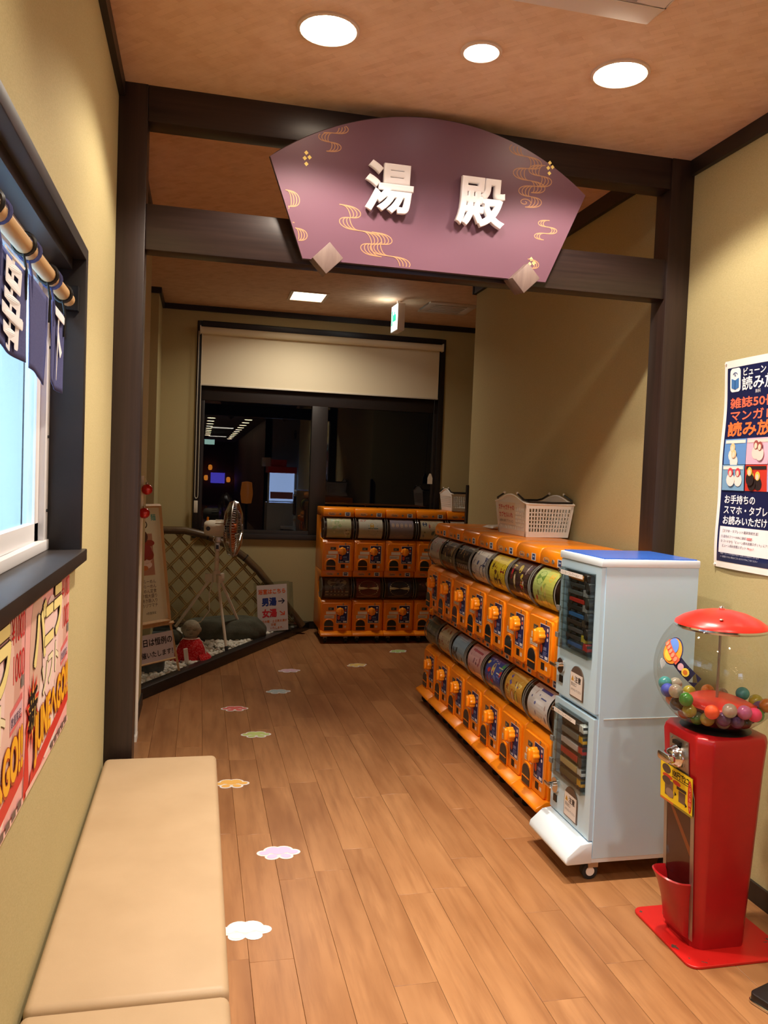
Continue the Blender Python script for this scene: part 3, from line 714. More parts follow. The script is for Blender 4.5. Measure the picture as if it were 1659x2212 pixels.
def statue():
    t = thing('stone_statue', 'small round-headed stone statue in a red crochet bib and cape', 'statue', (-.032, 6.43, .06))
    b = MB().lathe([(0, .0), (.075, .0), (.088, .03), (.086, .09), (.072, .14), (.05, .165), (.045, .18), (0, .19)], 24)
    b.obj('body', MT['stone'], t, smooth=True)
    h = MB().ball((0, 0, .238), .071, (1, .97, 1.02), 24, 16); h.ball((-.070, .004, .232), .016, (.5, .8, 1.2), 10, 8); h.ball((.070, .004, .232), .016, (.5, .8, 1.2), 10, 8)
    hd = h.obj('head', MT['stone'], t, smooth=True)
    MB().ball((0, -.070, .230), .008, (1, 1, 1.3), 8, 6).obj('nose', MT['stone'], hd, smooth=True)
    for x in (-.024, .024): MB().tube([(x-.013, -.0655, .244), (x, -.069, .241), (x+.013, -.0655, .244)], .0025, 6).obj('eye', MT['rock'], hd, smooth=True)
    MB().tube([(-.012, -.066, .212), (0, -.068, .210), (.012, -.066, .212)], .0022, 6).obj('mouth', MT['rock'], hd, smooth=True)
    c = MB().lathe([(.128, .012), (.121, .05), (.108, .10), (.088, .145), (.060, .172), (.050, .176)], 28, a0=-PI/2-1.25, a1=-PI/2+1.25)
    q = c.obj('red_bib', MT['redcloth'], t, smooth=True); s = q.modifiers.new('thick', 'SOLIDIFY'); s.thickness = .008
    c = MB().lathe([(.175, .0), (.150, .03), (.120, .055), (.105, .09)], 28, a0=-PI/2+.5, a1=PI/2+2.6)
    q = c.obj('red_cape', MT['redcloth'], t, smooth=True); s = q.modifiers.new('thick', 'SOLIDIFY'); s.thickness = .008
    e = MB()
    for zz, r in ((.012, .131), (.17, .063)):
        e.tube([(r*math.cos(a), r*math.sin(a), zz) for a in np.linspace(-PI/2-1.25, -PI/2+1.25, 20)], .005, 6)
    for a in (-PI/2-1.25, -PI/2+1.25): e.tube([(.131*math.cos(a), .131*math.sin(a), .012), (.111*math.cos(a), .111*math.sin(a), .10), (.063*math.cos(a), .063*math.sin(a), .172)], .005, 6)
    e.obj('white_edging', MT['whitewood'], t, smooth=True)
    o = B(-.016, .016, -.006, .006, 0, .135).obj('wooden_tag', MT['whitewood'], None, bev=.002); o.location = (-.055, 6.255, .055); o.rotation_euler = (.12, -.16, .3)
    tag(o, 'small pale wooden tag standing in the pebbles before the statue', 'tag')
statue()

def electric_fan():
    c = Vector((.158, 6.93, 0))
    t = thing('electric_fan', 'white electric fan on a tall tripod stand turned sideways', 'fan', c)
    wh = MT['cream']
    hubz = .655
    for fx, fy, fz in ((.095, -.30, .068), (-.35, .12, .165), (.215, .27, .20)):
        m = MB().tube([(fx*.10, fy*.10, hubz-.01), (fx*.93, fy*.93, fz+(hubz-fz)*.07)], .0125, 8); l = m.obj('leg', wh, t, smooth=True)
        MB().tube([(fx*.93, fy*.93, fz+(hubz-fz)*.07), (fx, fy, fz)], .015, 8).obj('rubber_foot', MT['rubber'], l, smooth=True)
    MB().lathe([(0, .60), (.03, .60), (.034, .62), (.034, .68), (.03, .695), (0, .695)], 16).obj('tripod_collar', wh, t, smooth=True)
    g = MB()
    for a in (-1.26, 2.81, .9): 
        M_ = Matrix.Rotation(a, 4, 'Z'); g.box(0, .095, -.014, .014, .60, .668, M_)
    g.obj('leg_brackets', wh, t, bev=.003)
    MB().lathe([(.019, .69), (.019, .78), (.023, .782), (.023, .80), (.0165, .802), (.0165, .93)], 16).obj('pole', wh, t, smooth=True)
    sw = B(-.022, .022, -.026, .026, .865, .935).obj('switch_box', MT['steel'], t, bev=.004); B(-.012, .012, -.029, -.026, .88, .915).obj('switch', MT['black'], sw)
    B(-.02, .03, -.02, .02, .935, .985).obj('tilt_joint', MT['steel'], t, bev=.004)
    m = MB(); z = 1.055
    m.lathe([(0, -.115), (.045, -.112), (.062, -.095), (.068, -.06), (.068, .0), (.07, .05), (.05, .055), (0, .055)], 26, (0, 0, z), 'x'); mo = m.obj('motor_housing', wh, t, smooth=True)
    r = MB()
    for k in range(16):
        a = 2*PI*k/16; M_ = Matrix.Translation((0, 0, z)) @ Matrix.Rotation(a, 4, 'X'); r.box(-.02, .05, -.004, .004, .066, .073, M_)
    r.obj('cooling_rib', wh, mo); MB().cyl((-.08, -.060, z), (-.08, -.071, z), .018, 14).obj('dial', MT['black'], mo)
    MB().tube([(-.085, 0, z+.06), (-.085, 0, z+.085), (-.08, 0, z+.092)], .009, 8).obj('orange_knob', MT['orange2'], mo, smooth=True)
    MB().tube([(-.02, -.015, z-.066), (-.035, -.02, z-.10), (-.01, -.01, z-.13)], .005, 6).obj('motor_cable', wh, t, smooth=True)
    MB().tube([(-.03, -.02, .62), (-.055, -.03, .50), (-.05, -.03, .36), (-.12, 0, .26), (-.22, .06, .23)], .005, 6).obj('power_cable', wh, t, smooth=True)
    # cage: axis along x, turned a little to the viewer
    cg = link('cage', None, t, (.10, 0, z), (0, 0, -.16))
    R_ = .235; cage = MB(); cx0, cx1 = -.035, .105
    for k in range(64):
        a = 2*PI*k/64; ca, sa = math.cos(a), math.sin(a)
        cage.tube([(cx0-.005, .05*ca, .05*sa), (cx0, .15*ca, .15*sa), (cx0+.03, .222*ca, .222*sa), (.035, R_*ca, R_*sa)], .0016, 4, cap=False)
        cage.tube([(.035, R_*ca, R_*sa), (.065, .222*ca, .222*sa), (cx1-.008, .14*ca, .14*sa), (cx1, .045*ca, .045*sa)], .0016, 4, cap=False)
    cage.obj('wire_guard', MT['chrome'], cg)
    rm = MB(); rm.tube([(.035, R_*math.cos(a), R_*math.sin(a)) for a in np.linspace(0, 2*PI, 49)[:-1]], .0065, 8, closed=True); rm.obj('rim_ring', MT['steel'], cg, smooth=True)
    MB().lathe([(0, cx1+.004), (.046, cx1+.002), (.05, cx1-.006), (0, cx1-.008)], 20, (0, 0, 0), 'x').obj('badge', MT['steel'], cg, smooth=True)
    bl = MB()
    for k in range(3):
        a0 = 2*PI*k/3; vs = []; fs = []
        for i in range(7):
            rr = .04+.165*i/6; w = .35+.42*math.sin(PI*min(1, i/5))
            for j in range(6):
                a = a0+w*(j/5-.5)*1.9; vs.append((.03+.028*(j/5-.5), rr*math.cos(a), rr*math.sin(a)))
        for i in range(6):
            for j in range(5): fs.append((i*6+j, i*6+j+1, (i+1)*6+j+1, (i+1)*6+j))
        bl.add(vs, fs)
    bl.lathe([(0, .06), (.04, .055), (.045, .0), (0, 0)], 18, (0, 0, 0), 'x')
    bl.obj('blades', mat('amber_blades', (190, 92, 30), .3), cg, smooth=True)
electric_fan()

def easel():
    # board turned towards the aisle; right edge shows beside the post
    a = .80; t = thing('menu_easel', 'pale pine easel with a printed noodle dish menu board', 'easel', (-.105, 6.0, .055), rz=a)
    lean = .16
    def P(u, z, y=0): return (u, y+lean*z, z)
    def bar(u0, z0, u1, z1, w=.011, y=0): return MB().tube([P(u0, z0, y), P(u1, z1, y)], w, 4)
    for s, nme in ((0, 'leg'), (1, 'leg')):
        u = (0 if s == 0 else -.62); uu = (-.135 if s == 0 else -.485); bar(u, 0, uu, 1.05).obj(nme, MT['pine'], t)
    MB().tube([P(-.31, 1.0, .02), (-.31, .55, .02)], .010, 4).obj('back_leg', MT['pine'], t)
    MB().tube([P(-.66, .375, -.012), P(-.03, .375, -.012)], .013, 4).obj('ledge', MT['pine'], t)
    u0, u1, z0, z1 = -.60, -.075, .40, 1.215
    # board narrows with the picture's perspective only: it is a plain rectangle
    fr = MB()
    for q in ((u0, z0, u1, z0), (u0, z1, u1, z1), (u0, z0, u0, z1), (u1, z0, u1, z1)): fr.tube([P(q[0], q[1], -.028), P(q[2], q[3], -.028)], .014, 4)
    fr.obj('board_frame', MT['pine'], t)
    p = Print(lambda u, v, h: (u, -.028-h+lean*v, v), .0004)
    p.rect(u0, z0, u1, z1, (214, 214, 186)); W_ = u1-u0
    p.text('麺', u1-.10, z1-.10, .05, (90, 160, 150), .02)
    p.rect(u0+.07, z0+.33, u1-.10, z0+.62, (178, 132, 108))
    for i in range(26):
        p.ell(RNG.uniform(u0+.1, u1-.13), RNG.uniform(z0+.36, z0+.59), RNG.uniform(.02, .06), RNG.uniform(.015, .04), RNG.choice([(226, 204, 188), (150, 60, 50), (110, 60, 50), (206, 170, 140), (230, 215, 205), (196, 120, 70)]))
    p.ell(u1-.20, z0+.60, .06, .05, (86, 54, 46)); p.ell(u1-.17, z0+.50, .055, .045, (150, 56, 58))
    p.text('の', u1-.20, z0+.66, .07, (60, 44, 40), .02); p.text('き', u1-.29, z0+.66, .09, (150, 40, 30), .03)
    for i, s in enumerate(('醤油らーめん', '味噌らーめん', '塩らーめん定食', 'つけ麺大盛り', '焼き豚入り', '季節のリワマチ')):
        p.text(s, u1-.10, z0+.275-i*.033, .030, (66, 50, 62), .01, align='r')
    p.text('※数量限定', u1-.12, z0+.06, .020, (90, 90, 80), align='r')
    p.obj('menu_print', MT['gloss'], t)
    # paper notice hung under the board
    n = thing('paper_notice', 'white paper notice with black writing clipped to the easel legs', 'notice', (-.105, 6.0, .055), rz=a)
    Pn = Print(lambda u, v, h: (u, -.032-h+lean*v, v), .0004)
    Pn.rect(-.56, .135, -.065, .325, (196, 190, 194)); Pn.text('木曜日は恒例の', -.075, .248, .056, (24, 22, 30), .025, align='r'); Pn.text('開催いたします！', -.075, .168, .046, (24, 22, 30), .02, align='r')
    Pn.obj('sheet', MT['paper'], n)
    MB().tube([P(-.57, .128, -.03), P(-.055, .128, -.03)], .008, 4).obj('holder_rail', MT['pine'], n)
easel()

def sign_stand():
    t = thing('bath_direction_sign', 'white sign with blue and red arrows to the baths in a clear stand', 'sign', (.70, 7.42, .075), rot=(-.10, -.035, .28))
    B(-.175, .17, -.002, .002, 0, .46).obj('acrylic_stand', MT['acrylic'], t); B(-.17, .165, -.03, .09, -.004, .001).obj('foot_plate', MT['acrylic'], t)
    o = B(.182, .186, -.05, .03, .0, .45).obj('acrylic_wing', MT['acrylic'], t)
    p = Print(lambda u, v, h: (u, -.004-h, v), .0004)
    p.rect(-.15, .008, .145, .435, (206, 198, 196))
    p.text('浴室はこちら', -.005, .355, .048, (214, 90, 34), .035, align='c', fit=.265)
    p.text('男湯', -.105, .250, .078, (32, 56, 130), .05, fit=.14); p.text('→', .045, .255, .075, (24, 34, 70), .02, fit=.075)
    p.text('女湯', -.105, .145, .078, (200, 48, 60), .05, fit=.14); p.text('↘', .055, .150, .070, (214, 78, 44), .02, fit=.06)
    p.text('毎日木曜・土日男女湯が', 0, .090, .026, (206, 106, 34), .02, align='c', fit=.27); p.text('交替', 0, .058, .026, (206, 106, 34), .02, align='c'); p.text('いたします。', .03, .028, .024, (206, 106, 34), .02, align='c')
    p.obj('print', MT['paper'], t)
sign_stand()

def bauble_pole():
    t = thing('white_branch', 'slim white pole of a festive stand rising behind the post', 'pole', (-.314, 4.72, 0))
    B(-.008, .008, -.05, .05, 0, .03).obj('base', MT['whitewood'], t)
    MB().tube([(0, 0, .03), (.0, 0, .9), (.0, 0, 1.497)], [.009, .009, .008], 8).obj('stem', MT['whitewood'], t, smooth=True)
    for x, z, lab in ((.028, 1.422, 'upper shiny red bauble hanging beside the dark post'), (.016, 1.290, 'lower shiny red bauble half behind the dark post')):
        b = thing('red_bauble', lab, 'bauble', (-.314+x, 4.69, z), group='red baubles')
        MB().ball((0, 0, 0), .031, seg=24, ring=16).obj('globe', MT['bauble'], b, smooth=True)
        MB().lathe([(.008, .029), (.009, .039), (0, .040)], 12).obj('cap', MT['steel'], b, smooth=True); MB().tube([(0, 0, .042), (-x*.6, .03, .07)], .0012, 4).obj('thread', MT['whitewood'], b)
bauble_pole()

# ================================================================== capsule machines
PITCH_M = .2955; TIER = .555
def rounded(x0, x1, z0, z1, r, n=4, top_only=False):
    pts = []
    for cx, cz, a in ((x1-r, z1-r, 0), (x0+r, z1-r, PI/2), (x0+r, z0+r, PI), (x1-r, z0+r, 1.5*PI)):
        if top_only and a >= PI: pts.append((x0 if a < 1.2*PI else x1, z0)); continue
        pts += [(cx+r*math.cos(a+PI/2*i/n), cz+r*math.sin(a+PI/2*i/n)) for i in range(n+1)]
    return pts
DR, DY, DZ = .112, .098, .830      # drum radius, axis depth, axis height above the tier floor (lower tier: z0=-.3)
def make_machine():
    t = link('capsule_machine', None); t.empty_display_size = .05
    hw = .1445; O = MT['orange']
    def prof(z):   # z = floor of the tier's panel
        return [(0, z), (0, z+.262), (.022, z+.283), (.185, z+.292), (.205, z+.385), (.185, z+.487), (.052, z+.490), (.040, z+.497), (.036, z+.553), (.44, z+.553), (.44, z)]
    MB().prism(prof(.110), 'x', -hw, hw).obj('lower_body', O, t, bev=.007, seg=2)
    up = prof(.665); up = up[:7]+[(.44, .665+.490), (.44, .665)]
    MB().prism(up, 'x', -hw, hw).obj('upper_body', O, t, bev=.007, seg=2)
    MB().prism([(.034, 1.158), (.032, 1.206), (.046, 1.234), (.07, 1.240), (.44, 1.236), (.44, 1.158)], 'x', -hw, hw).obj('top_cap', O, t, bev=.009, seg=2)
    MB().prism([(.03, .07), (-.050, .066), (-.062, .074), (-.058, .088), (-.012, .112), (.03, .120), (.10, .12), (.10, .07)], 'x', -hw-.002, hw+.002).obj('foot_bumper', O, t, bev=.005, seg=2)
    B(-hw+.01, hw-.01, .0, .43, .068, .112).obj('chassis', MT['black'], t)
    for x in (-.095, .095):
        for y in (.0, .38):
            c = MB().cyl((x-.011, y, .026), (x+.011, y, .026), .026, 14).obj('caster', MT['rubber'], t, smooth=True)
            B(x-.017, x+.017, y-.014, y+.02, .04, .07).obj('caster_fork', MT['caster'], c)
    for k, zo in ((0, 0.), (1, -TIER)):
        z0 = .665+zo; tier = 'upper_' if k == 0 else 'lower_'
        # clear drum with end rims
        dz = z0+.385
        d = MB().lathe([(DR, -.138), (DR, .138)], 32, (0, DY, dz), 'x').obj(tier+'drum', MT['clear'], t, smooth=True)
        for x in (-.138, .138): MB().tube([(x, DY+(DR)*math.cos(a), dz+(DR)*math.sin(a)) for a in np.linspace(0, 2*PI, 33)[:-1]], .0030, 6, closed=True).obj('rim', MT['acrim'], d, smooth=True)
        MB().lathe([(0, -.137), (.093, -.137), (.093, .137), (0, .137)], 24, (0, DY+.006, dz), 'x').obj('dark_drum_core', MT['drumback'], d, smooth=True)  # dark brown core added so the drum looks shaded inside
        for x in (-.141, .141): MB().cyl((x, DY-DR*.55, dz-.01), (x*.985, DY-DR*.55, dz-.01), .011, 8).obj('drum_clip', MT['acrim'], d)
        # raised front plate
        f = MB().prism(rounded(-.128, .128, z0+.004, z0+.258, .018), 'y', -.012, .002).obj(tier+'front_plate', O, t, bev=.003, seg=1)
        # turning knob: fluted
        kp = []
        for i in range(32):
            a = 2*PI*i/32; r = .036+.0035*math.cos(8*a); kp.append((.033+r*math.cos(a), z0+.182+r*math.sin(a)))
        kn = MB().prism(kp, 'y', -.046, -.012).obj(tier+'knob', MT['orange2'], t, bev=.006, seg=2); MB().prism(rounded(.020, .046, z0+.150, z0+.214, .012), 'y', -.060, -.044).obj('grip', MT['orange2'], kn, bev=.005, seg=2)
        # capsule door
        ch = MB().prism(rounded(-.119, -.015, z0+.0, z0+.112, .046, 6, True), 'y', -.019, -.011).obj(tier+'chute_surround', O, t, bev=.003, seg=1)
        MB().prism(rounded(-.109, -.025, z0+.008, z0+.103, .040, 6, True), 'y', -.022, -.015).obj('chute_door', MT['chute'], ch); B(-.109, -.025, -.0235, -.021, z0+.040, z0+.046).obj('door_lip', MT['orange'], ch)
        # prints and plates
        p = Print(lambda u, v, h: (u, -.0125-h, v), .0004)
        p.rect(.002, z0+.072, .106, z0+.236, (236, 232, 226)); p.rect(.005, z0+.075, .103, z0+.233, (28, 36, 96))
        p.poly([(.012, z0+.140), (.012, z0+.112), (.024, z0+.100), (.036, z0+.112), (.036, z0+.140)], (206, 84, 40)); p.text('説明', .044, z0+.120, .018, (150, 160, 205), .02)
        for i in range(4): p.rect(.044, z0+.110-i*.006, .044+.045*(1-.12*i), z0+.112-i*.006, (120, 130, 185))
        p.rect(.066, z0+.080, .098, z0+.094, (226, 226, 236)); p.text('Gasha', .012, z0+.081, .015, (236, 236, 245), .02)
        for i, c in enumerate(((226, 224, 230), (214, 90, 60), (226, 224, 230))): p.ell(.086, z0+.215-i*.022, .008, .008, c)
        p.rect(-.094, z0+.153, -.006, z0+.180, (232, 226, 214)); p.rect(-.108, z0+.108+.008, -.018, z0+.146, (218, 210, 196)); p.rect(-.104, z0+.13, -.03, z0+.134, (170, 160, 150)); p.rect(-.104, z0+.122, -.04, z0+.126, (170, 160, 150))
        p.rect(-.074, z0+.192, -.022, z0+.218, (104, 100, 92)); p.rect(-.070, z0+.196, -.026, z0+.214, (52, 50, 50)); p.text('200', -.066, z0+.199, .016, (200, 190, 160), .01)
        p.rect(.026, z0+.026, .064, z0+.060, (34, 24, 20)); p.rect(.074, z0+.030, .096, z0+.048, (230, 210, 196)); p.rect(.058, z0+.240, .070, z0+.256, (40, 34, 34)); p.rect(.061, z0+.243, .066, z0+.253, (190, 186, 180))
        p.obj(tier+'stickers', MT['paper'], t)
        cz = 1.164 if k == 0 else z0+.501; yy = .0315 if k == 0 else .0365
        q = Print(lambda u, v, h, yy=yy: (u, yy-h, v), .0003)
        q.ell(-.066, cz+.020, .036, .013, (176, 176, 168)); q.ell(-.066, cz+.020, .033, .011, (244, 160, 40)); q.text('Gasha', -.066, cz+.013, .020, (72, 96, 128), .03, align='c')
        q.obj(tier+'logo_sticker', MT['paper'], t); q = Print(lambda u, v, h, yy=yy: (u, yy-h, v), .0003); q.rect(.056, cz+.002, .108, cz+.038, (228, 228, 226)); q.rect(.066, cz+.006, .098, cz+.034, (40, 58, 112)); q.rect(.072, cz+.018, .092, cz+.026, (180, 190, 214))
        q.obj(tier+'code_sticker', MT['paper'], t); MB().cyl((.012, yy+.001, cz+.02), (.012, yy-.003, cz+.02), .010, 12).obj(tier+'cap_lock', MT['caster'], t)
    # side badge
    s = Print(lambda u, v, h: (hw+.0008+h, u, v), .0004)
    for z in (.80, .25):
        s.ell(.10, z, .064, .040, (24, 60, 140), 26); s.ell(.10, z, .058, .034, (236, 240, 246), 26); s.ell(.10, z, .052, .028, (34, 78, 160), 26); s.text('Gasha', .10, z-.013, .036, (244, 168, 40), .03, align='c')
    s.obj('side_badge', MT['paper'], t)
    return t
MT['acrim'] = mat('clear_rim_plastic', (120, 116, 110), .12, spec=.8)

def drum_card(t, z0, art, tier):
    """printed card curved inside the drum front; u in -1..1, v in 0..1"""
    r = DR-.004; dz = z0+.385; a0, a1 = -.90, 1.10
    def fn(u, v, h):
        a = a0+(a1-a0)*min(max(v, 0), 1); rr = r+h
        return (.112*min(max(u, -1), 1), DY-rr*math.cos(a), dz+rr*math.sin(a))
    p = Print(fn, .00018); art(p); p.obj(tier+'_card', MT['card'], t)
def base_card(p, c): p.rect(-1, 0, 1, 1, c, 1, 14)
def bits(p, n, cols, seed, box=(-.9, .9, .1, .9), s=(.06, .22)):
    rg = random.Random(seed)
    for _ in range(n):
        u, v = rg.uniform(box[0], box[1]), rg.uniform(box[2], box[3]); a = rg.uniform(*s)
        if rg.random() < .6: p.ell(u, v, a, a*rg.uniform(.3, .8), rg.choice(cols), 12, rg.uniform(0, 3))
        else: p.poly([(u-a, v), (u, v-a*.5), (u+a*.9, v-.1*a), (u+.2*a, v+a*.5)], rg.choice(cols))
def A1(p): base_card(p, (206, 196, 192)); bits(p, 16, [(190, 60, 70), (232, 226, 220), (120, 116, 120), (220, 150, 150)], 1); p.rect(-.8, .04, .8, .16, (226, 220, 214))
def A2(p): base_card(p, (92, 76, 64)); bits(p, 34, [(190, 160, 110), (50, 40, 40), (140, 100, 70), (206, 196, 176), (90, 60, 110)], 2); p.rect(-.9, .02, .9, .10, (60, 50, 46))
def A3(p):
    base_card(p, (58, 44, 38))
    for i in range(5): p.ell(-.7+i*.35, .30, .10, .10, (196, 168, 140)); p.rect(-.8+i*.35, .08, -.6+i*.35, .24, (34, 28, 28))
    bits(p, 10, [(120, 84, 60), (196, 150, 90)], 3, (-.9, .9, .5, .95), (.05, .14))
def A4(p): base_card(p, (214, 208, 206)); bits(p, 14, [(96, 104, 150), (70, 74, 110), (196, 190, 196), (150, 140, 150)], 4); p.ell(.45, .35, .30, .20, (88, 96, 140), 20); p.ell(.45, .35, .22, .14, (226, 214, 200), 20)
def A5(p): base_card(p, (238, 214, 56)); bits(p, 12, [(120, 74, 40), (70, 44, 30), (226, 190, 40)], 5, (-.9, .2, .2, .8)); p.ell(.62, .55, .25, .2, (150, 36, 34), 16); p.ell(.35, .25, .16, .12, (120, 74, 40)); p.rect(-.4, .84, .7, .92, (196, 168, 60))
def A6(p): base_card(p, (70, 44, 46)); bits(p, 26, [(190, 32, 40), (30, 24, 28), (226, 216, 206), (214, 190, 70), (90, 50, 90)], 6)
def A7(p):
    base_card(p, (200, 206, 98)); p.rect(-1, .0, -.1, 1, (186, 206, 120), 1, 14); p.ell(-.45, .72, .36, .17, (112, 150, 60), 16); p.ell(.5, .78, .22, .12, (230, 190, 70), 16)
    bits(p, 12, [(190, 60, 40), (226, 214, 150), (110, 70, 50), (150, 170, 80)], 7, (-.8, .8, .1, .6), (.06, .16)); p.ell(.25, .4, .1, .2, (206, 190, 120))
def C1(p): base_card(p, (96, 98, 86)); bits(p, 18, [(60, 66, 60), (130, 134, 120), (44, 48, 46), (150, 140, 110)], 8)
def C2(p): base_card(p, (214, 202, 170)); bits(p, 18, [(170, 60, 44), (226, 214, 190), (140, 110, 80), (190, 160, 110)], 9); p.rect(-.8, .08, .8, .2, (200, 180, 140))
def C3(p): base_card(p, (156, 186, 214)); bits(p, 8, [(40, 44, 54), (66, 70, 80)], 10, (-.9, -.2, .2, .7)); p.ell(.5, .3, .22, .14, (236, 232, 226), 14); p.ell(.55, .3, .10, .08, (40, 40, 46)); p.rect(-.5, .82, .6, .9, (190, 210, 230))
def C4(p): base_card(p, (232, 186, 192)); bits(p, 16, [(190, 110, 126), (214, 150, 160), (150, 90, 110)], 11, s=(.04, .12)); p.rect(-.7, .78, .7, .84, (190, 96, 110))
def C5(p): base_card(p, (70, 84, 170)); p.ell(-.3, .35, .42, .26, (200, 40, 52), 18); bits(p, 16, [(90, 170, 90), (120, 140, 214), (220, 60, 60), (226, 214, 120)], 12); p.rect(.4, .6, .9, .78, (226, 216, 190)); p.text('ゲーム', -.6, .82, .13, (226, 210, 230), .03, sx=2.2)
def C6(p): base_card(p, (214, 164, 70)); bits(p, 14, [(190, 90, 40), (110, 96, 170), (236, 214, 130), (160, 110, 60)], 13); p.ell(-.1, .32, .17, .2, (200, 70, 50), 16); p.ell(-.1, .32, .1, .14, (236, 222, 206), 14); p.ell(.3, .32, .18, .2, (60, 110, 70), 16); p.ell(.3, .32, .11, .14, (230, 214, 96), 14)
def C7(p): base_card(p, (226, 226, 232)); p.rect(-.3, .86, .7, .93, (50, 70, 140)); bits(p, 14, [(110, 120, 180), (80, 90, 150), (190, 170, 170)], 14, s=(.03, .09)); p.rect(.1, .70, .6, .73, (90, 100, 160))
def D1(p): base_card(p, (200, 202, 166)); p.ell(-.2, .62, .4, .22, (222, 216, 172), 16); bits(p, 12, [(170, 190, 140), (226, 222, 196), (190, 210, 190)], 15); p.rect(.55, .22, .85, .4, (40, 38, 36))
def D2(p): base_card(p, (206, 204, 190)); p.ell(.2, .5, .42, .3, (92, 128, 130), 16); p.ell(.1, .6, .16, .14, (214, 168, 60), 12); p.rect(.7, .5, .95, .95, (190, 80, 60)); p.text('カプ', -.9, .8, .13, (190, 60, 50), .03, sx=2)
def D3(p):
    base_card(p, (150, 140, 154))
    for i in range(5): p.ell(-.75+i*.37, .66, .12, .10, (206, 178, 160)); p.rect(-.88+i*.37, .2, -.62+i*.37, .58, [(70, 64, 90), (150, 70, 80), (206, 200, 206), (60, 60, 76), (110, 60, 70)][i])
    p.rect(-.9, .03, .9, .16, (180, 164, 150))
def D4(p): base_card(p, (206, 198, 172)); p.ell(.1, .66, .42, .26, (196, 52, 46), 20); p.ell(.1, .66, .3, .13, (226, 206, 170), 16); p.ell(-.65, .75, .2, .12, (60, 76, 110)); bits(p, 8, [(150, 140, 120), (110, 130, 140)], 17, (-.8, .8, .1, .4), (.05, .14))
def D5(p): base_card(p, (200, 184, 170)); bits(p, 14, [(190, 60, 56), (226, 214, 206), (120, 110, 130)], 18)
def people(p, y, n, cols):
    for i in range(n): p.ell(-.6+1.2*i/(n-1), y+.12, .09, .07, cols[0]); p.rect(-.68+1.2*i/(n-1), y-.1, -.52+1.2*i/(n-1), y+.08, cols[1])
def F1(p): base_card(p, (96, 92, 92)); p.ell(0, .75, .8, .2, (176, 170, 150), 16); bits(p, 12, [(60, 60, 70), (140, 136, 140)], 19, (-.8, .8, .45, .9)); p.rect(-.95, .18, .95, .36, (206, 186, 150)); people(p, .27, 5, ((96, 60, 50), (70, 50, 50)))
def F2(p): base_card(p, (112, 48, 42)); p.ell(0, .5, .85, .34, (226, 210, 160), 24); people(p, .5, 4, ((90, 50, 44), (70, 44, 44))); p.rect(-.9, .04, .9, .12, (150, 130, 110))
def F3(p): base_card(p, (46, 48, 76)); p.ell(0, .5, .85, .34, (226, 214, 170), 24); people(p, .5, 4, ((60, 50, 50), (44, 40, 48))); p.rect(-.9, .04, .9, .12, (120, 116, 110))
def F4(p): base_card(p, (70, 40, 40)); bits(p, 12, [(150, 120, 100), (110, 50, 50), (40, 30, 32)], 21); p.ell(0, .7, .4, .14, (196, 176, 140), 16)

proto = make_machine()
def place_machine(first, loc, rz, up, lo, label, group, seed):
    t = proto if first else copy_tree(proto)
    t.location = loc; t.rotation_euler = (0, 0, rz); tag(t, label, 'capsule machine', group)
    rg = random.Random(seed)
    return t
rows = [(A1, C1, 'orange two-tier capsule machine at the far end of the wall row, grey lower card'),
        (A2, C2, 'orange two-tier capsule machine with cream lower card, sixth from the blue cabinet'),
        (A3, C3, 'orange two-tier capsule machine with sky blue lower card in the wall row'),
        (A4, C4, 'orange two-tier capsule machine with pink lower card in the wall row'),
        (A5, C5, 'orange two-tier capsule machine with yellow upper card and blue lower card'),
        (A6, C6, 'orange two-tier capsule machine with red and black upper card and golden lower card'),
        (A7, C7, 'orange two-tier capsule machine next to the blue cabinet, lime green upper card')]
placed = []
for i, (u, l, lab) in enumerate(rows):
    yc = 5.375-PITCH_M*(i+.5)
    placed.append((place_machine(i == 0, (1.565, yc, 0), -PI/2, u, l, lab, 'capsule machines along the right wall', i), u, l))
back = [(D1, F1, 'orange two-tier capsule machine at the window end with pale green upper card'),
        (D2, F2, 'orange two-tier capsule machine with maroon lower card before the dark window'),
        (D3, F3, 'orange two-tier capsule machine with navy lower card before the dark window'),
        (D4, F4, 'orange two-tier capsule machine with red circle card, fourth of the window row'),
        (D5, F4, 'orange two-tier capsule machine half hidden under the far white basket')]
for i, (u, l, lab) in enumerate(back):
    placed.append((place_machine(False, (1.105+PITCH_M*(i+.5), 7.285, 0), 0, u, l, lab, 'capsule machines under the end window', 20+i), u, l))
for t, u, l in placed: drum_card(t, .665, u, 'upper'); drum_card(t, .110, l, 'lower')

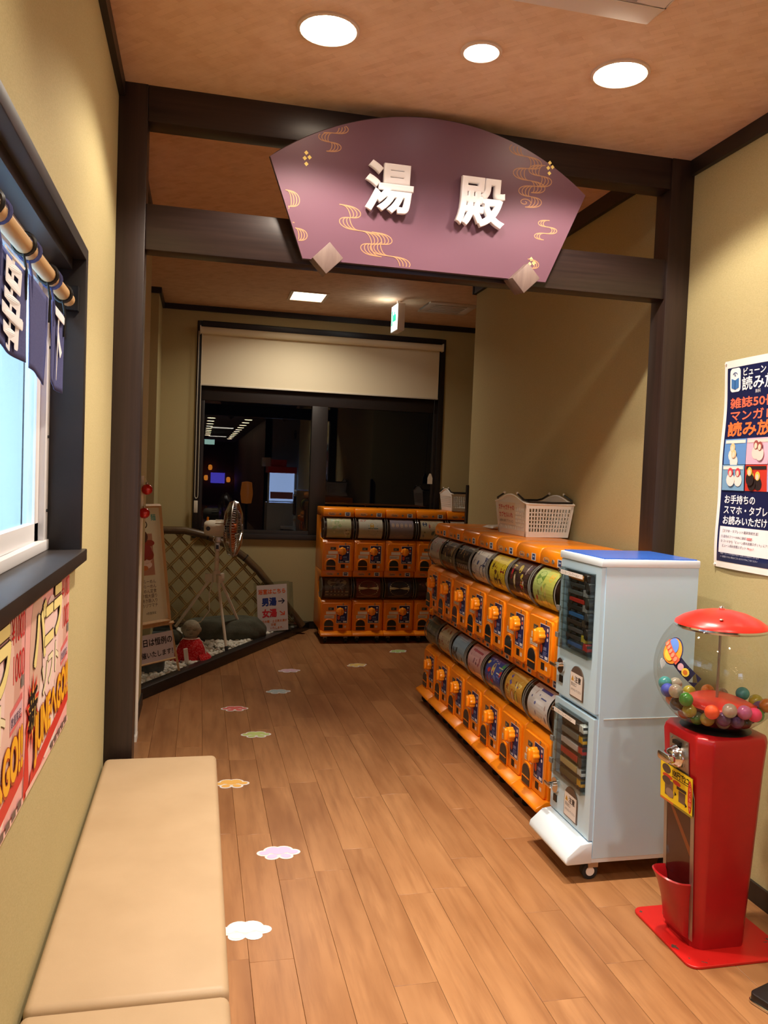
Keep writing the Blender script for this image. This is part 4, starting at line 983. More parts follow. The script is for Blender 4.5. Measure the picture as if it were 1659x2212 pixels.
# ================================================================== baskets on the machines
def basket(name, label, loc, rz, w, l, h, note=True):
    t = thing(name, label, 'basket', loc, rz); m = MT['white']; fl = .13
    def P(sx, sy, z): k = 1+fl*z/h; return (sx*w/2*k, sy*l/2*k, z)
    B(-w/2, w/2, -l/2, l/2, 0, .006).obj('bottom', m, t, bev=.003)
    def side(nm, a, b, n, solid=False):
        s = MB()
        def q(u, z): 
            k = 1+fl*z/h; x = (a[0]+(b[0]-a[0])*u)*w/2*k; y = (a[1]+(b[1]-a[1])*u)*l/2*k; return (x, y, z)
        z0, z1 = .012, h
        for u0, u1, za, zb in ((0, 1, 0, .03), (0, 1, h*.86, h), (0, .05, 0, h), (.95, 1, 0, h)):
            s.add([q(u0, za), q(u1, za), q(u1, zb), q(u0, zb)], [(0, 1, 2, 3)])
        for i in range(n+1):
            u = .05+.9*i/n; s.add([q(u-.011*14/n, .03), q(u+.011*14/n, .03), q(u+.011*14/n, h*.86), q(u-.011*14/n, h*.86)], [(0, 1, 2, 3)])
        for j in range(1, 6):
            z = .03+(h*.86-.03)*j/6; s.add([q(.05, z-.0025), q(.95, z-.0025), q(.95, z+.0025), q(.05, z+.0025)], [(0, 1, 2, 3)])
        o = s.obj(nm, m, t); md = o.modifiers.new('thick', 'SOLIDIFY'); md.thickness = .004; md.offset = 0
    side('end_wall', (-1, -1), (1, -1), 14); side('end_wall', (-1, 1), (1, 1), 14); side('long_wall', (-1, -1), (-1, 1), 22); side('long_wall', (1, -1), (1, 1), 22)
    k = 1+fl
    rim = []
    for a, b, r in (((-1, -1), (1, -1), 0), ((1, -1), (1, 1), 1), ((1, 1), (-1, 1), 0), ((-1, 1), (-1, -1), 1)):
        for i in range(12):
            s = i/12; x = (a[0]+(b[0]-a[0])*s)*w/2*k; y = (a[1]+(b[1]-a[1])*s)*l/2*k; rim.append((x, y, h+(.045*math.sin(PI*s)**1.5 if r else 0)))
    MB().tube(rim, .0065, 6, closed=True).obj('rim', m, t, smooth=True)
    for sx in (-1, 1):      # raised long sides
        cr = MB(); vs = [];
        for i in range(13): s = i/12; y = (-1+2*s)*l/2*k; vs += [(sx*w/2*k, y, h), (sx*w/2*k, y, h+.045*math.sin(PI*s)**1.5)]
        cr.add(vs, [(2*i, 2*i+2, 2*i+3, 2*i+1) for i in range(12)])
        o = cr.obj('raised_edge', m, t); md = o.modifiers.new('thick', 'SOLIDIFY'); md.thickness = .004
    for sy in (-1, 1):
        MB().tube([(-w/2*k, sy*l/2*k*.45, h+.05), (-w/2*k*1.02, sy*l/2*k*.86, h+.022), (-w/2*k*.9, sy*l/2*k*1.02, h+.012), (0, sy*l/2*k*1.03, h+.010), (w/2*k*.9, sy*l/2*k*1.02, h+.012), (w/2*k*1.02, sy*l/2*k*.86, h+.022), (w/2*k, sy*l/2*k*.45, h+.05)], .0055, 8).obj('handle', MT['black'], t, smooth=True)
        for sx in (-1, 1): MB().ball((sx*w/2*k, sy*l/2*k*.42, h+.055), .008, seg=10, ring=8).obj('hinge', m, t, smooth=True)
    if note:
        def fn(u, v, h_): kk = 1+fl*v/h; return (-w/2*kk-.004-h_, -u*kk, v)
        p = Print(fn, .0004); a = -.17; p.rect(a, .055, a+.235, .185, (232, 220, 206), 1, 3); p.text('ガチャガチャの', a+.012, .142, .034, (196, 30, 40), .02, fit=.21); p.text('カプセルいれ', a+.012, .098, .034, (196, 30, 40), .02, fit=.19); p.text('お持ち帰り下さい□', a+.012, .068, .018, (60, 56, 54), .005, fit=.19)
        p.obj('paper_label', MT['paper'], t)
basket('capsule_basket', 'white plastic basket with a red-lettered label on the wall row machines', (1.905, 4.415, 1.2405), .02, .255, .40, .185)
basket('spare_basket', 'plain white basket on the machines beside the end window', (2.47, 7.50, 1.2405), 0, .26, .34, .16, False)
def wrapper():
    rg = random.Random(2); m = MB(); n = 6
    vs = [(1.80+.20*i/n, 4.80+.18*j/n, 1.2415+.004+.012*rg.random()*(0 < i < n)+.05*(i/n)*(1-abs(2*j/n-1))) for j in range(n+1) for i in range(n+1)]
    m.add(vs, [(j*(n+1)+i, j*(n+1)+i+1, (j+1)*(n+1)+i+1, (j+1)*(n+1)+i) for j in range(n) for i in range(n)])
    o = m.obj('plastic_wrapper', MT['white'], None, smooth=True); md = o.modifiers.new('thick', 'SOLIDIFY'); md.thickness = .001; tag(o, 'crumpled white wrapper lying behind the labelled basket', 'wrapper')
wrapper()

# ================================================================== pale blue cabinet machine
DOORS = []
def cabinet():
    t = thing('toy_cabinet', 'pale blue steel toy vending cabinet with a blue top and two doors', 'vending cabinet', (1.515, 2.992, 0), -PI/2)
    hw, dp, zb, zt = .180, .408, .095, 1.268; C_ = MT['cabblue']
    b = MB(); b.box(-hw, hw, .15, dp, zb, zt-.03); b.box(-hw, -hw+.022, .012, .15, zb, zt-.03); b.box(hw-.022, hw, .012, .15, zb, zt-.03); b.box(-hw+.022, hw-.022, .012, .15, zb, zb+.02); b.box(-hw+.022, hw-.022, .012, .15, .645, .662); b.box(-hw+.022, hw-.022, .012, .15, zt-.05, zt-.03)
    b.obj('body', C_, t)
    B(-hw-.004, hw+.004, -.012, dp+.004, zt-.034, zt-.004).obj('top_rim', MT['whiterim'], t, bev=.004); B(-hw+.006, hw-.006, .002, dp-.006, zt-.006, zt).obj('top_panel', MT['cabtop'], t)
    B(hw-.001, hw+.002, .03, dp-.002, .640, .645).obj('side_seam', MT['cabin'], t)
    MB().prism([(.012, .075), (-.092, .072), (-.100, .082), (-.094, .104), (-.04, .152), (.012, .160)], 'x', -hw, hw).obj('foot_bumper', MT['whiterim'], t, bev=.006)
    B(-hw+.01, hw-.002, .0, dp, .078, .096).obj('chassis', MT['whiterim'], t)
    for x in (-.14, .14):
        for y in (.02, .36):
            c = MB().cyl((x-.013, y, .032), (x+.013, y, .032), .032, 18).obj('caster', MT['rubber'], t, smooth=True); MB().cyl((x-.015, y, .032), (x+.015, y, .032), .018, 14).obj('hub', MT['white'], c); B(x-.02, x+.02, y-.012, y+.03, .05, .08).obj('fork', MT['steel'], c)
    for k, (z0, z1, nm) in enumerate(((.662, 1.232, 'upper_door'), (.158, .642, 'lower_door'))):
        if k == 1: z0, z1 = .165, .640
        wx0, wx1 = -.138, .128; wz0, wz1 = (z0+.205, z1-.035) if k == 0 else (z0+.165, z1-.025)
        d = MB()
        for q in ((-hw+.004, wx0, z0, z1), (wx1, hw-.004, z0, z1), (wx0, wx1, z0, wz0), (wx0, wx1, wz1, z1)): d.box(q[0], q[1], -.006, .012, q[2], q[3])
        do = d.obj(nm, C_, t); DOORS.append(do)
        a = MB(); a.box(wx0-.004, wx1+.004, -.030, -.027, wz0-.004, wz1+.004)
        for q in ((wx0-.004, wx0, wz0-.004, wz1+.004), (wx1, wx1+.004, wz0-.004, wz1+.004), (wx0, wx1, wz0-.004, wz0), (wx0, wx1, wz1, wz1+.004)): a.box(q[0], q[1], -.027, -.006, q[2], q[3])
        a.obj('clear_window', MT['acrylic'], do)
        p = Print(lambda u, v, h: (u, -.0305-h, v), .0004); p.rect(wx0+.005, wz1-.026, wx1-.06, wz1-.008, (232, 226, 220)); p.text('ミニカーコレクション', wx0+.012, wz1-.022, .013, (90, 80, 80), fit=.16); p.obj('title_strip', MT['paper'], do)
        B(wx0, wx1, .10, .15, wz0, wz1).obj('back_panel', MT['cabin'], do)
        MB().cyl((-.163, -.006, z1-.05), (-.163, -.026, z1-.05), .009, 12).obj('lock', MT['chrome'], do, smooth=True)
        for zz in (.62, .42): B(wx0-.012, wx0+.010, -.034, -.024, z0+(z1-z0)*zz, z0+(z1-z0)*zz+.02).obj('hinge_clip', MT['caster'], do)
        cz = z0+(.10 if k == 0 else .085)
        cm = MB().cyl((-.128, -.006, cz+.02), (-.128, -.014, cz+.02), .032, 22).obj('coin_plate', MT['chrome'], do, smooth=True); MB().tube([(-.128, -.012, cz+.025), (-.128, -.038, cz+.025)], .010, 10).obj('turn_stem', MT['chrome'], cm, smooth=True); B(-.160, -.096, -.050, -.036, cz+.018, cz+.032).obj('turn_handle', MT['chrome'], cm, bev=.003)
        B(-.142, -.112, -.010, -.002, cz-.05, cz-.022).obj('return_slot', MT['black'], do)
        pl = MB().prism(rounded(-.040, .078, z0+.018, z0+.150, .055, 6, True), 'y', -.010, -.004).obj('chute_flap', mat('brown_flap', (96, 82, 74), .3) if k == 0 else MT['flap'], do, bev=.002, seg=1)
        if k == 0: MT['flap'] = pl.data.materials[0]
        p = Print(lambda u, v, h: (u, -.0108-h, v), .0004); v0 = z0+.024; p.rect(-.034, v0, .072, v0+.095, (226, 218, 212)); p.poly([(-.026, v0+.062), (-.002, v0+.062), (-.014, v0+.084)], (200, 150, 40)); p.text('注意', .004, v0+.062, .028, (50, 46, 46), .02); p.text('取出口', -.026, v0+.042, .016, (60, 54, 54), .01); p.text('のぞかないでください', -.026, v0+.022, .012, (80, 74, 74), fit=.09)
        p.obj('caution_label', MT['paper'], do)
MT['whiterim'] = mat('white_steel_rim', (222, 236, 246), .3)
cabinet()

def toy_trucks():
    def truck(label, x, y, z, cab, box, L=.150, hh=.034, group=''):
        t = thing('toy_truck', label, 'toy truck', (1.515+.016+y, 2.992-x, z), -PI/2, group)
        def mm(c): return MT.setdefault(('toy', c), mat('toy_paint', c, .25))
        B(-L/2, L/2, -.014, .014, .008, .012).obj('chassis', MT['black'], t)
        B(-L/2, L/2-.042, -.017, .017, .012, .012+hh).obj('cargo_box', mm(box), t, bev=.002, seg=1)
        MB().prism([(L/2-.036, .012), (L/2, .012), (L/2, .024), (L/2-.008, .040), (L/2-.036, .042)], 'y', -.016, .016).obj('cab', mm(cab), t, bev=.002, seg=1)
        B(L/2-.011, L/2-.001, -.0145, .0145, .025, .036).obj('windscreen', MT['chute'], t)
        for xx in (-L/2+.02, L/2-.02):
            for s in (-1, 1): MB().cyl((xx, s*.013, .008), (xx, s*.018, .008), .008, 10).obj('wheel', MT['rubber'], t)
    low = [((232, 230, 226), (70, 70, 68), 'white-cab toy truck on the top shelf of the lower window'), ((236, 176, 30), (132, 130, 124), 'yellow-cab toy truck with a grey load on the second shelf'),
           ((214, 40, 44), (222, 206, 204), 'red-cab toy truck with a white trailer in the lower window'), ((60, 60, 60), (196, 44, 40), 'black-cab toy truck with a red trailer in the lower window'),
           ((234, 232, 230), (214, 186, 130), 'white-cab toy truck with a tan trailer in the lower window'), ((238, 176, 28), (74, 80, 56), 'yellow-cab toy truck with a dark green trailer in the lower window')]
    z0, z1 = .335, .600
    for i, (c, b, lab) in enumerate(low):
        z = z1-.046-(z1-z0-.05)*i/5; truck(lab, .022, -.02, z, c, b, .19, .026, 'toy trucks in the lower cabinet window')
        B(-.132, .124, -.022, .10, z-.003, z).obj('shelf', MT['acrylic'], DOORS[1])
    up = [((50, 40, 36), (206, 130, 60), 'orange and black toy car on the top shelf of the upper window'), ((52, 54, 56), (58, 62, 64), 'charcoal toy car on the second upper shelf'), ((150, 154, 156), (92, 98, 100), 'grey toy car with a silver cab in the upper window'),
          ((66, 70, 66), (190, 52, 44), 'red-backed toy car in the upper window'), ((150, 152, 152), (44, 48, 52), 'black-backed toy car with a silver cab in the upper window'), ((70, 78, 84), (56, 110, 170), 'blue-backed toy car in the upper window'),
          ((84, 74, 66), (70, 60, 58), 'brown toy car in the upper window'), ((60, 52, 52), (90, 86, 88), 'dark toy car with a pale grey back in the upper window'), ((196, 180, 60), (66, 60, 60), 'yellow-cab toy car low in the upper window'), ((190, 40, 40), (50, 90, 150), 'red-cab toy car on the lowest upper shelf')]
    z0, z1 = .872, 1.195
    for i, (c, b, lab) in enumerate(up):
        z = z1-.046-(z1-z0-.052)*i/9; truck(lab, .030 if i % 2 else .012, -.022, z, c, b, .17, .017, 'toy cars in the upper cabinet window')
        B(-.132, .124, -.022, .10, z-.003, z).obj('shelf', MT['acrylic'], DOORS[0])
toy_trucks()

# ================================================================== red ball machine
GX, GY, GZ, GR = 1.752, 2.420, .930, .212
def ball_machine():
    t = thing('ball_vending_machine', 'red ball vending machine with a clear globe on a flat red base', 'vending machine', (GX, GY, 0), -PI/2)
    # base plate (chipped enamel)
    MB().prism(rounded(-.185, .185, -.170, .215, .035, 5), 'z', .0, .010).obj('base_plate', MT['redplate'], t, bev=.002, seg=1)
    # tapered eight-sided column
    def ring(z, h, c): return [(h, -h+c, z), (h, h-c, z), (h-c, h, z), (-h+c, h, z), (-h, h-c, z), (-h, -h+c, z), (-h+c, -h, z), (h-c, -h, z)]
    def fronted(z, h, c):  # front stays flat and nearly upright
        return [(x, y, z) for x, y, _ in ring(z, h, c)]
    m = MB(); R_ = [(.010, .103, .028), (.06, .105, .03), (.60, .128, .036), (.708, .136, .040), (.728, .131, .038), (.732, .118, .034)]
    vs = []; fs = []
    for z, h, c in R_: vs += fronted(z, h, c)
    for i in range(len(R_)-1):
        for k in range(8):
            # opening on the front face (k==6) for the chute window
            fs.append((i*8+k, i*8+(k+1) % 8, (i+1)*8+(k+1) % 8, (i+1)*8+k))
    fs.append(tuple(range(len(vs)-8, len(vs))))
    m.add(vs, fs); m.obj('column', MT['red'], t, bev=.006, seg=2)
    def fy(z): return -float(np.interp(z, [.01, .06, .60, .708], [.103, .105, .128, .136]))
    def P3(u, v, h): return (u, fy(v)-.0012-h, v)
    # steel front plate with shoulders, strips beside the window
    def plate(pts, name, th, mt, par=t):
        q = MB(); n = len(pts); q.add([P3(u, v, 0) for u, v in pts]+[P3(u, v, th) for u, v in pts], [tuple(range(n))[::-1], tuple(range(n, 2*n))]+[(i, (i+1) % n, (i+1) % n+n, i+n) for i in range(n)])
        return q.obj(name, mt, par)
    plate([(-.052, .56), (.058, .56), (.058, .700), (-.052, .700)], 'coin_plate', .003, MT['steel'])
    plate([(-.085, .035), (-.066, .035), (-.066, .50), (-.066, .50), (.072, .50), (.072, .035), (.090, .035), (.090, .52), (.080, .545), (.06, .565), (-.055, .585), (-.07, .585), (-.085, .57)], 'window_frame', .0025, MT['steel'])
    plate([(-.066, .045), (.072, .045), (.072, .50), (-.066, .50)], 'chute_back', .0012, mat('dark_red_inside', (72, 22, 18), .3))
    plate([(-.066, .47), (-.066, .49), (.072, .345), (.072, .315)], 'ramp', .0018, mat('orange_ramp', (150, 70, 20), .35))
    plate([(-.066, .215), (.072, .215), (.072, .50), (-.066, .50)], 'clear_window', .004, MT['acrylic'])
    for u, v in ((-.04, .69), (.048, .69), (-.04, .575), (.048, .575), (-.075, .56), (.08, .53)): MB().cyl(P3(u, v, .003), P3(u, v, .0055), .004, 8).obj('screw', MT['caster'], t)
    # coin mechanism
    y0 = fy(.64)-.004
    cm = MB().lathe([(.041, 0), (.041, -.012), (.034, -.020), (.030, -.034), (.022, -.040), (0, -.040)], 8, (.004, y0, .637), 'y').obj('coin_mechanism', MT['chrome'], t, bev=.002, seg=1)
    MB().prism(rounded(-.036, .036, -.014, .014, .010), 'y', -.062, -.036).obj('turn_handle', MT['chrome'], cm, bev=.003).location = (.004, y0, .637)
    B(-.02, .02, y0-.014, y0, .676, .688).obj('coin_slot', MT['black'], cm)
    # price card
    p = Print(lambda u, v, h: (u, fy(v)-.010-.012*((v-.535)/.06)**2*0-h, v), .0004)
    p.rect(-.100, .455, .092, .590, (150, 130, 40)); p.rect(-.098, .463, .090, .588, (240, 208, 30)); p.rect(-.098, .456, -.02, .463, (206, 110, 50))
    p.text('100円で2コ', -.030, .560, .026, (30, 26, 20), .03, fit=.10); p.ell(-.062, .570, .026, .016, (92, 72, 56)); p.rect(-.03, .553, .072, .5555, (30, 26, 20))
    p.ell(-.055, .545, .030, .008, (206, 70, 44)); p.ell(.0, .540, .024, .008, (206, 70, 44)); p.ell(.077, .522, .012, .056, (200, 50, 32)); 
    for i, ch in enumerate('くるくる回す'): p.text(ch, .077, .560-i*.017, .014, (240, 200, 150), .01, align='c')
    p.rect(-.07, .478, -.02, .535, (112, 88, 70)); p.ell(-.06, .530, .026, .014, (92, 70, 56)); p.ell(-.04, .492, .024, .016, (150, 124, 104)); p.rect(.012, .482, .05, .520, (112, 88, 72)); p.rect(.0, .522, .056, .532, (70, 58, 48)); p.poly([(.05, .476), (.062, .484), (.05, .492)], (20, 18, 18)); p.poly([(-.012, .492), (.0, .50), (-.012, .508)], (20, 18, 18))
    p.obj('price_card', MT['paper'], t)
    # scoop at the foot of the window
    vs = []; fs = []; n = 14; prof = [(.064, .035, .020), (.066, .12, .034), (.068, .175, .050), (.072, .205, .062), (.074, .222, .070), (.070, .226, .066), (.060, .205, .054), (.052, .165, .034)]
    for r, z, d in prof:
        for k in range(n+1):
            a = PI*k/n; vs.append((.003+r*1.06*math.cos(a), fy(z)-.004-d*1.15*math.sin(a)**.7, z+.012*math.sin(a)))
    for i in range(len(prof)-1):
        for k in range(n): fs.append((i*(n+1)+k, i*(n+1)+k+1, (i+1)*(n+1)+k+1, (i+1)*(n+1)+k))
    MB().add(vs, fs).obj('scoop', MT['red'], t, smooth=True)
    # globe, collar, lid, rod, disc
    g = [(GR*math.sin(a), GZ+GR*math.cos(a)) for a in np.linspace(.76, 2.86, 30)]
    MB().lathe(g, 48).obj('globe', MT['globe'], t, smooth=True)
    MB().lathe([(.118, .731), (.095, .740), (.072, .7475), (0, .748)], 32).obj('collar', MT['black'], t, smooth=True)
    zl = GZ+GR*math.cos(.76)
    MB().lathe([(.149, zl-.010), (.152, zl-.004), (.150, zl+.003), (.146, zl+.003)], 40).obj('lid_ring', MT['chrome'], t, smooth=True)
    ld = MB().lathe([(.151, zl+.002), (.148, zl+.010), (.125, zl+.026), (.085, zl+.043), (.045, zl+.052), (0, zl+.055)], 40).obj('lid', MT['redlid'], t, smooth=True)
    MB().lathe([(.009, zl+.053), (.010, zl+.060), (.006, zl+.066), (0, zl+.067)], 12).obj('finial', MT['chrome'], ld, smooth=True); MB().ball((.09, -.065, zl+.036), .007, (1, 1, .5), 10, 6).obj('rivet', MT['steel'], ld, smooth=True)
    MB().cyl((0, 0, .76), (0, 0, zl+.05), .0045, 10).obj('rod', MT['steel'], t, smooth=True)
    w = MB(); n = 40; vs = [(0, 0, .835)]; fs = []
    for j, rr in enumerate((.05, .10, .128)):
        for k in range(n):
            a = 2*PI*k/n; vs.append((rr*math.cos(a), rr*math.sin(a), .835-.004*j*j+.006*(rr/.128)**2*math.sin(3*a)))
    fs += [(0, 1+k, 1+(k+1) % n) for k in range(n)]
    for j in range(2):
        for k in range(n): fs.append((1+j*n+k, 1+(j+1)*n+k, 1+(j+1)*n+(k+1) % n, 1+j*n+(k+1) % n))
    o = w.add(vs, fs).obj('inner_disc', MT['redlid'], t, smooth=True); md = o.modifiers.new('thick', 'SOLIDIFY'); md.thickness = .004
    # stickers on the globe
    def onglobe(az, el):   # az from the front towards the viewer's side
        def fn(u, v, h):
            r = GR+.0012+h; ca, sa = math.cos(sk), math.sin(sk); x, y = u*ca-v*sa, u*sa+v*ca
            A = az+x/GR; E_ = el+y/GR
            return (r*math.cos(E_)*math.sin(A), -r*math.cos(E_)*math.cos(A), GZ+r*math.sin(E_))
        return fn
    sk = -.62; p = Print(onglobe(.18, .30), .0010, .0010)
    for i in range(6): p.rect(-.055+i*.026, -.020, -.029+i*.026, .020, (30, 28, 60), 2, 2)
    p.poly([(.101, -.02), (.125, .0), (.125, -.02)], (30, 28, 60)); p.poly([(.101, .02), (.125, .02), (.125, .0)], (30, 28, 60))
    p.ell(-.015, .004, .050, .046, (40, 44, 90), 22); p.ell(-.015, .004, .046, .042, (238, 150, 50), 22); p.ell(-.026, .016, .030, .024, (92, 130, 206), 16); p.ell(-.012, -.014, .024, .016, (246, 190, 70), 14)
    p.rect(-.062, -.010, .036, .012, (232, 92, 64), 4, 1)
    for i in range(5): p.ell(.0-.05+i*.018, .001, .007, .009, (248, 140, 110), 8)
    p.ell(.052, -.002, .012, .012, (206, 160, 170), 12); p.ell(.076, -.002, .014, .014, (230, 200, 70), 12); p.ell(.076, -.002, .008, .008, (200, 110, 40), 10)
    p.obj('globe_sticker', MT['paper'], t)
    sk = 0; p = Print(onglobe(-.03, .12), .0004); hp = []
    for a in np.linspace(0, 2*PI, 25)[:-1]: hp.append((.0011*16*math.sin(a)**3, .0013*(13*math.cos(a)-5*math.cos(2*a)-2*math.cos(3*a)-math.cos(4*a))))
    p.poly(hp, (196, 200, 200)); p.poly([(x*.75, y*.75) for x, y in hp], (170, 176, 178)); p.obj('heart_sticker', MT['paper'], t)
ball_machine()
def balls():
    rg = np.random.RandomState(4); r = .0235; C_ = []; Rm = GR-.004-r
    zfloor = .749+r-GZ
    for n in range(150):
        best = None
        for _ in range(160):
            rho = (.30+.70*math.sqrt(rg.rand()))*.175; a = rg.rand()*2*PI; x, y = rho*math.cos(a), rho*math.sin(a)
            zmin = -math.sqrt(max(Rm*Rm-rho*rho, 0)) if rho < Rm else 9
            zmin = max(zmin, zfloor)
            for c in C_:
                d2 = (c[0]-x)**2+(c[1]-y)**2
                if d2 < 4*r*r: zmin = max(zmin, c[2]+math.sqrt(4*r*r-d2))
            if zmin > .02 or x*x+y*y+zmin*zmin > Rm*Rm+1e-4: continue
            if zmin > (-.070 if x < -.05 and y > -.05 else -.098) or (rho < .14 and zmin > -.126): continue
            if best is None or zmin < best[2]: best = (x, y, zmin)
        if best: C_.append(best)
    pal = [('clear yellow', (210, 196, 70), 'yellow translucent', .5), ('clear', (206, 200, 180), 'clear glittery', .5), ('amber', (226, 130, 40), 'amber translucent', .4), ('green', (70, 150, 60), 'green marbled', .3),
           ('pink', (224, 120, 170), 'pink glittery', .3), ('black', (40, 34, 30), 'black and gold', 0), ('purple', (120, 84, 130), 'purple translucent', .3), ('red', (196, 50, 44), 'red translucent', .3), ('teal', (80, 170, 170), 'teal translucent', .3), ('orange', (232, 130, 40), 'orange glossy', .2)]
    bm = {}
    for k, c, w, tr in pal: bm[k] = mat('ball_'+k, c, .15, spec=.6, trans=tr)
    solid = {'blue': (mat('ball_solid_blue', (48, 66, 170), .6), 'solid matt blue bouncy ball in the clear globe'), 'orange': (mat('ball_solid_orange', (248, 84, 30), .6), 'solid bright orange bouncy ball in the clear globe'), 'pink': (mat('ball_solid_pink', (250, 60, 120), .6), 'solid hot pink bouncy ball in the clear globe')}
    me0 = MB().ball((0, 0, 0), r, seg=20, ring=14)
    shared = {k: me0.mesh('bouncy_ball', m, smooth=True) for k, m in bm.items()}
    # the three plain balls lie where the photograph shows them: nearest spots to these points of the bowl
    want = {'blue': (-.168, .032, -.10), 'orange': (-.115, -.105, -.105), 'pink': (.055, -.165, -.125)}
    used = {}
    for k, q in want.items():
        i = min((i for i in range(len(C_)) if i not in used), key=lambda i: sum((C_[i][j]-q[j])**2 for j in range(3))); used[i] = k
    for i, c in enumerate(C_):
        if i in used: m, lab = solid[used[i]]; me = me0.mesh('bouncy_ball', m, smooth=True); 
        else:
            k, col, w, tr = pal[rg.choice(len(pal), p=[.17, .15, .12, .11, .09, .09, .08, .07, .06, .06])]; me = shared[k]; lab = w+' bouncy ball among the balls in the clear globe'
        tag(link('bouncy_ball', me, None, (GX+c[0], GY+c[1], GZ+c[2])), lab, 'ball', 'bouncy balls in the globe')
balls()

# ================================================================== posters
def poster_right():
    t = thing('reading_poster', 'navy reading-service poster with white border on the right wall', 'poster', (XR-.002, 2.940, 1.232), -PI/2)
    w, h = .594, .836
    def fn(u, v, hh): return (u, -.004-hh-.003*math.sin(u*13+v*7)-.0025*math.sin(v*17+u*4), v)
    p = Print(fn, .0011, .0011); p.rect(0, 0, w, h, (240, 234, 230), 40, 56); nv = (30, 34, 72)
    p.rect(.020, .026, w-.02, h-.030, nv, 40, 56)
    p.poly(rounded(.040, .108, h-.128, h-.034, .016), (242, 242, 244)); p.poly([(.050, h-.112), (.074, h-.120), (.098, h-.112), (.098, h-.074), (.074, h-.082), (.050, h-.074)], (70, 120, 180)); p.rect(.073, h-.120, .075, h-.082, (30, 70, 130)); p.stroke([(.074+.016*math.cos(a), h-.066+.014*math.sin(a)) for a in np.linspace(.5, 2.64, 9)], .004, (90, 110, 150)); p.ell(.074, h-.062, .004, .004, (90, 110, 150))
    p.text('ビューン', .120, h-.068, .034, (240, 240, 244), .02, fit=.135); p.text('読み放題', .116, h-.122, .056, (240, 240, 244), .02, fit=.27)
    p.text('無料', .20, h-.142, .016, (226, 226, 230), .01)
    p.text('雑誌50冊以上、', .042, h-.190, .044, (234, 112, 84), .03, fit=.46); p.text('マンガ1,000冊', .042, h-.240, .044, (234, 112, 84), .03, fit=.44)
    p.text('読み放題', .036, h-.300, .060, (236, 116, 62), .035, fit=.36)
    cols = [[(96, 140, 196), (236, 190, 140), (226, 216, 206)], [(214, 170, 190), (150, 80, 76), (236, 200, 190)], [(200, 110, 130), (90, 60, 70), (240, 220, 220)], [(140, 150, 170), (226, 190, 160), (60, 60, 80)], [(120, 160, 190), (210, 70, 80), (236, 220, 210)], [(196, 60, 46), (226, 190, 80), (50, 40, 40)], [(170, 170, 216), (110, 90, 130), (230, 214, 226)], [(80, 90, 96), (200, 170, 150), (40, 44, 50)]]
    rg = random.Random(4)
    for j in range(2):
        for i in range(4):
            c = cols[j*4+i]; u0, v0 = .030+i*.134, h-.418-j*.104; p.rect(u0, v0, u0+.132, v0+.102, c[0], 8, 7); p.rect(u0+.006, v0+.084, u0+.126, v0+.097, c[2])
            for k in range(2+rg.randint(0, 2)):
                cu = u0+rg.uniform(.03, .10); cv = v0+rg.uniform(.03, .07); p.ell(cu, cv-.022, .024, .026, c[2], 12); p.ell(cu, cv+.008, .015, .018, c[1], 12); p.ell(cu, cv+.004, .009, .012, (236, 200, 176), 10)
    for i, s in enumerate(('お手持ちの', 'スマホ・タブレット端末で', 'お読みいただけます。')): p.text(s, .044, h-.572-i*.042, .037, (238, 236, 240), .02)
    p.rect(.034, .062, w-.034, .168, (238, 230, 232), 36, 8)
    p.text('［スマホ・タブレット端末接続方法］', .046, .146, .013, (60, 50, 70), .01); p.text('① 店内のフリーWiFiに接続します。', .046, .124, .012, (70, 60, 80), .008); p.rect(.20, .124, .225, .132, (226, 130, 130)); p.text('② コードから「ビューン読み放題スポット」にアクセス', .046, .105, .012, (70, 60, 80), .008); p.text('ビューン読み放題スポット >>', .056, .087, .012, (70, 60, 80), .008); p.text('https://', .21, .087, .012, (216, 90, 90), .008)
    p.text('※雑誌・コミックの内容は予告なく変更になる場合がございます', .046, .056, .008, (190, 190, 206)); p.text('※一部閲覧できない場合がございますので予めご了承ください', .046, .043, .008, (190, 190, 206))
    p.obj('print', MT['gloss'], t)
    for u, v in ((.010, .010), (.010, h-.010)): MB().cyl((u, -.004, v), (u, -.012, v), .004, 8).obj('pin', MT['white'], t)
poster_right()
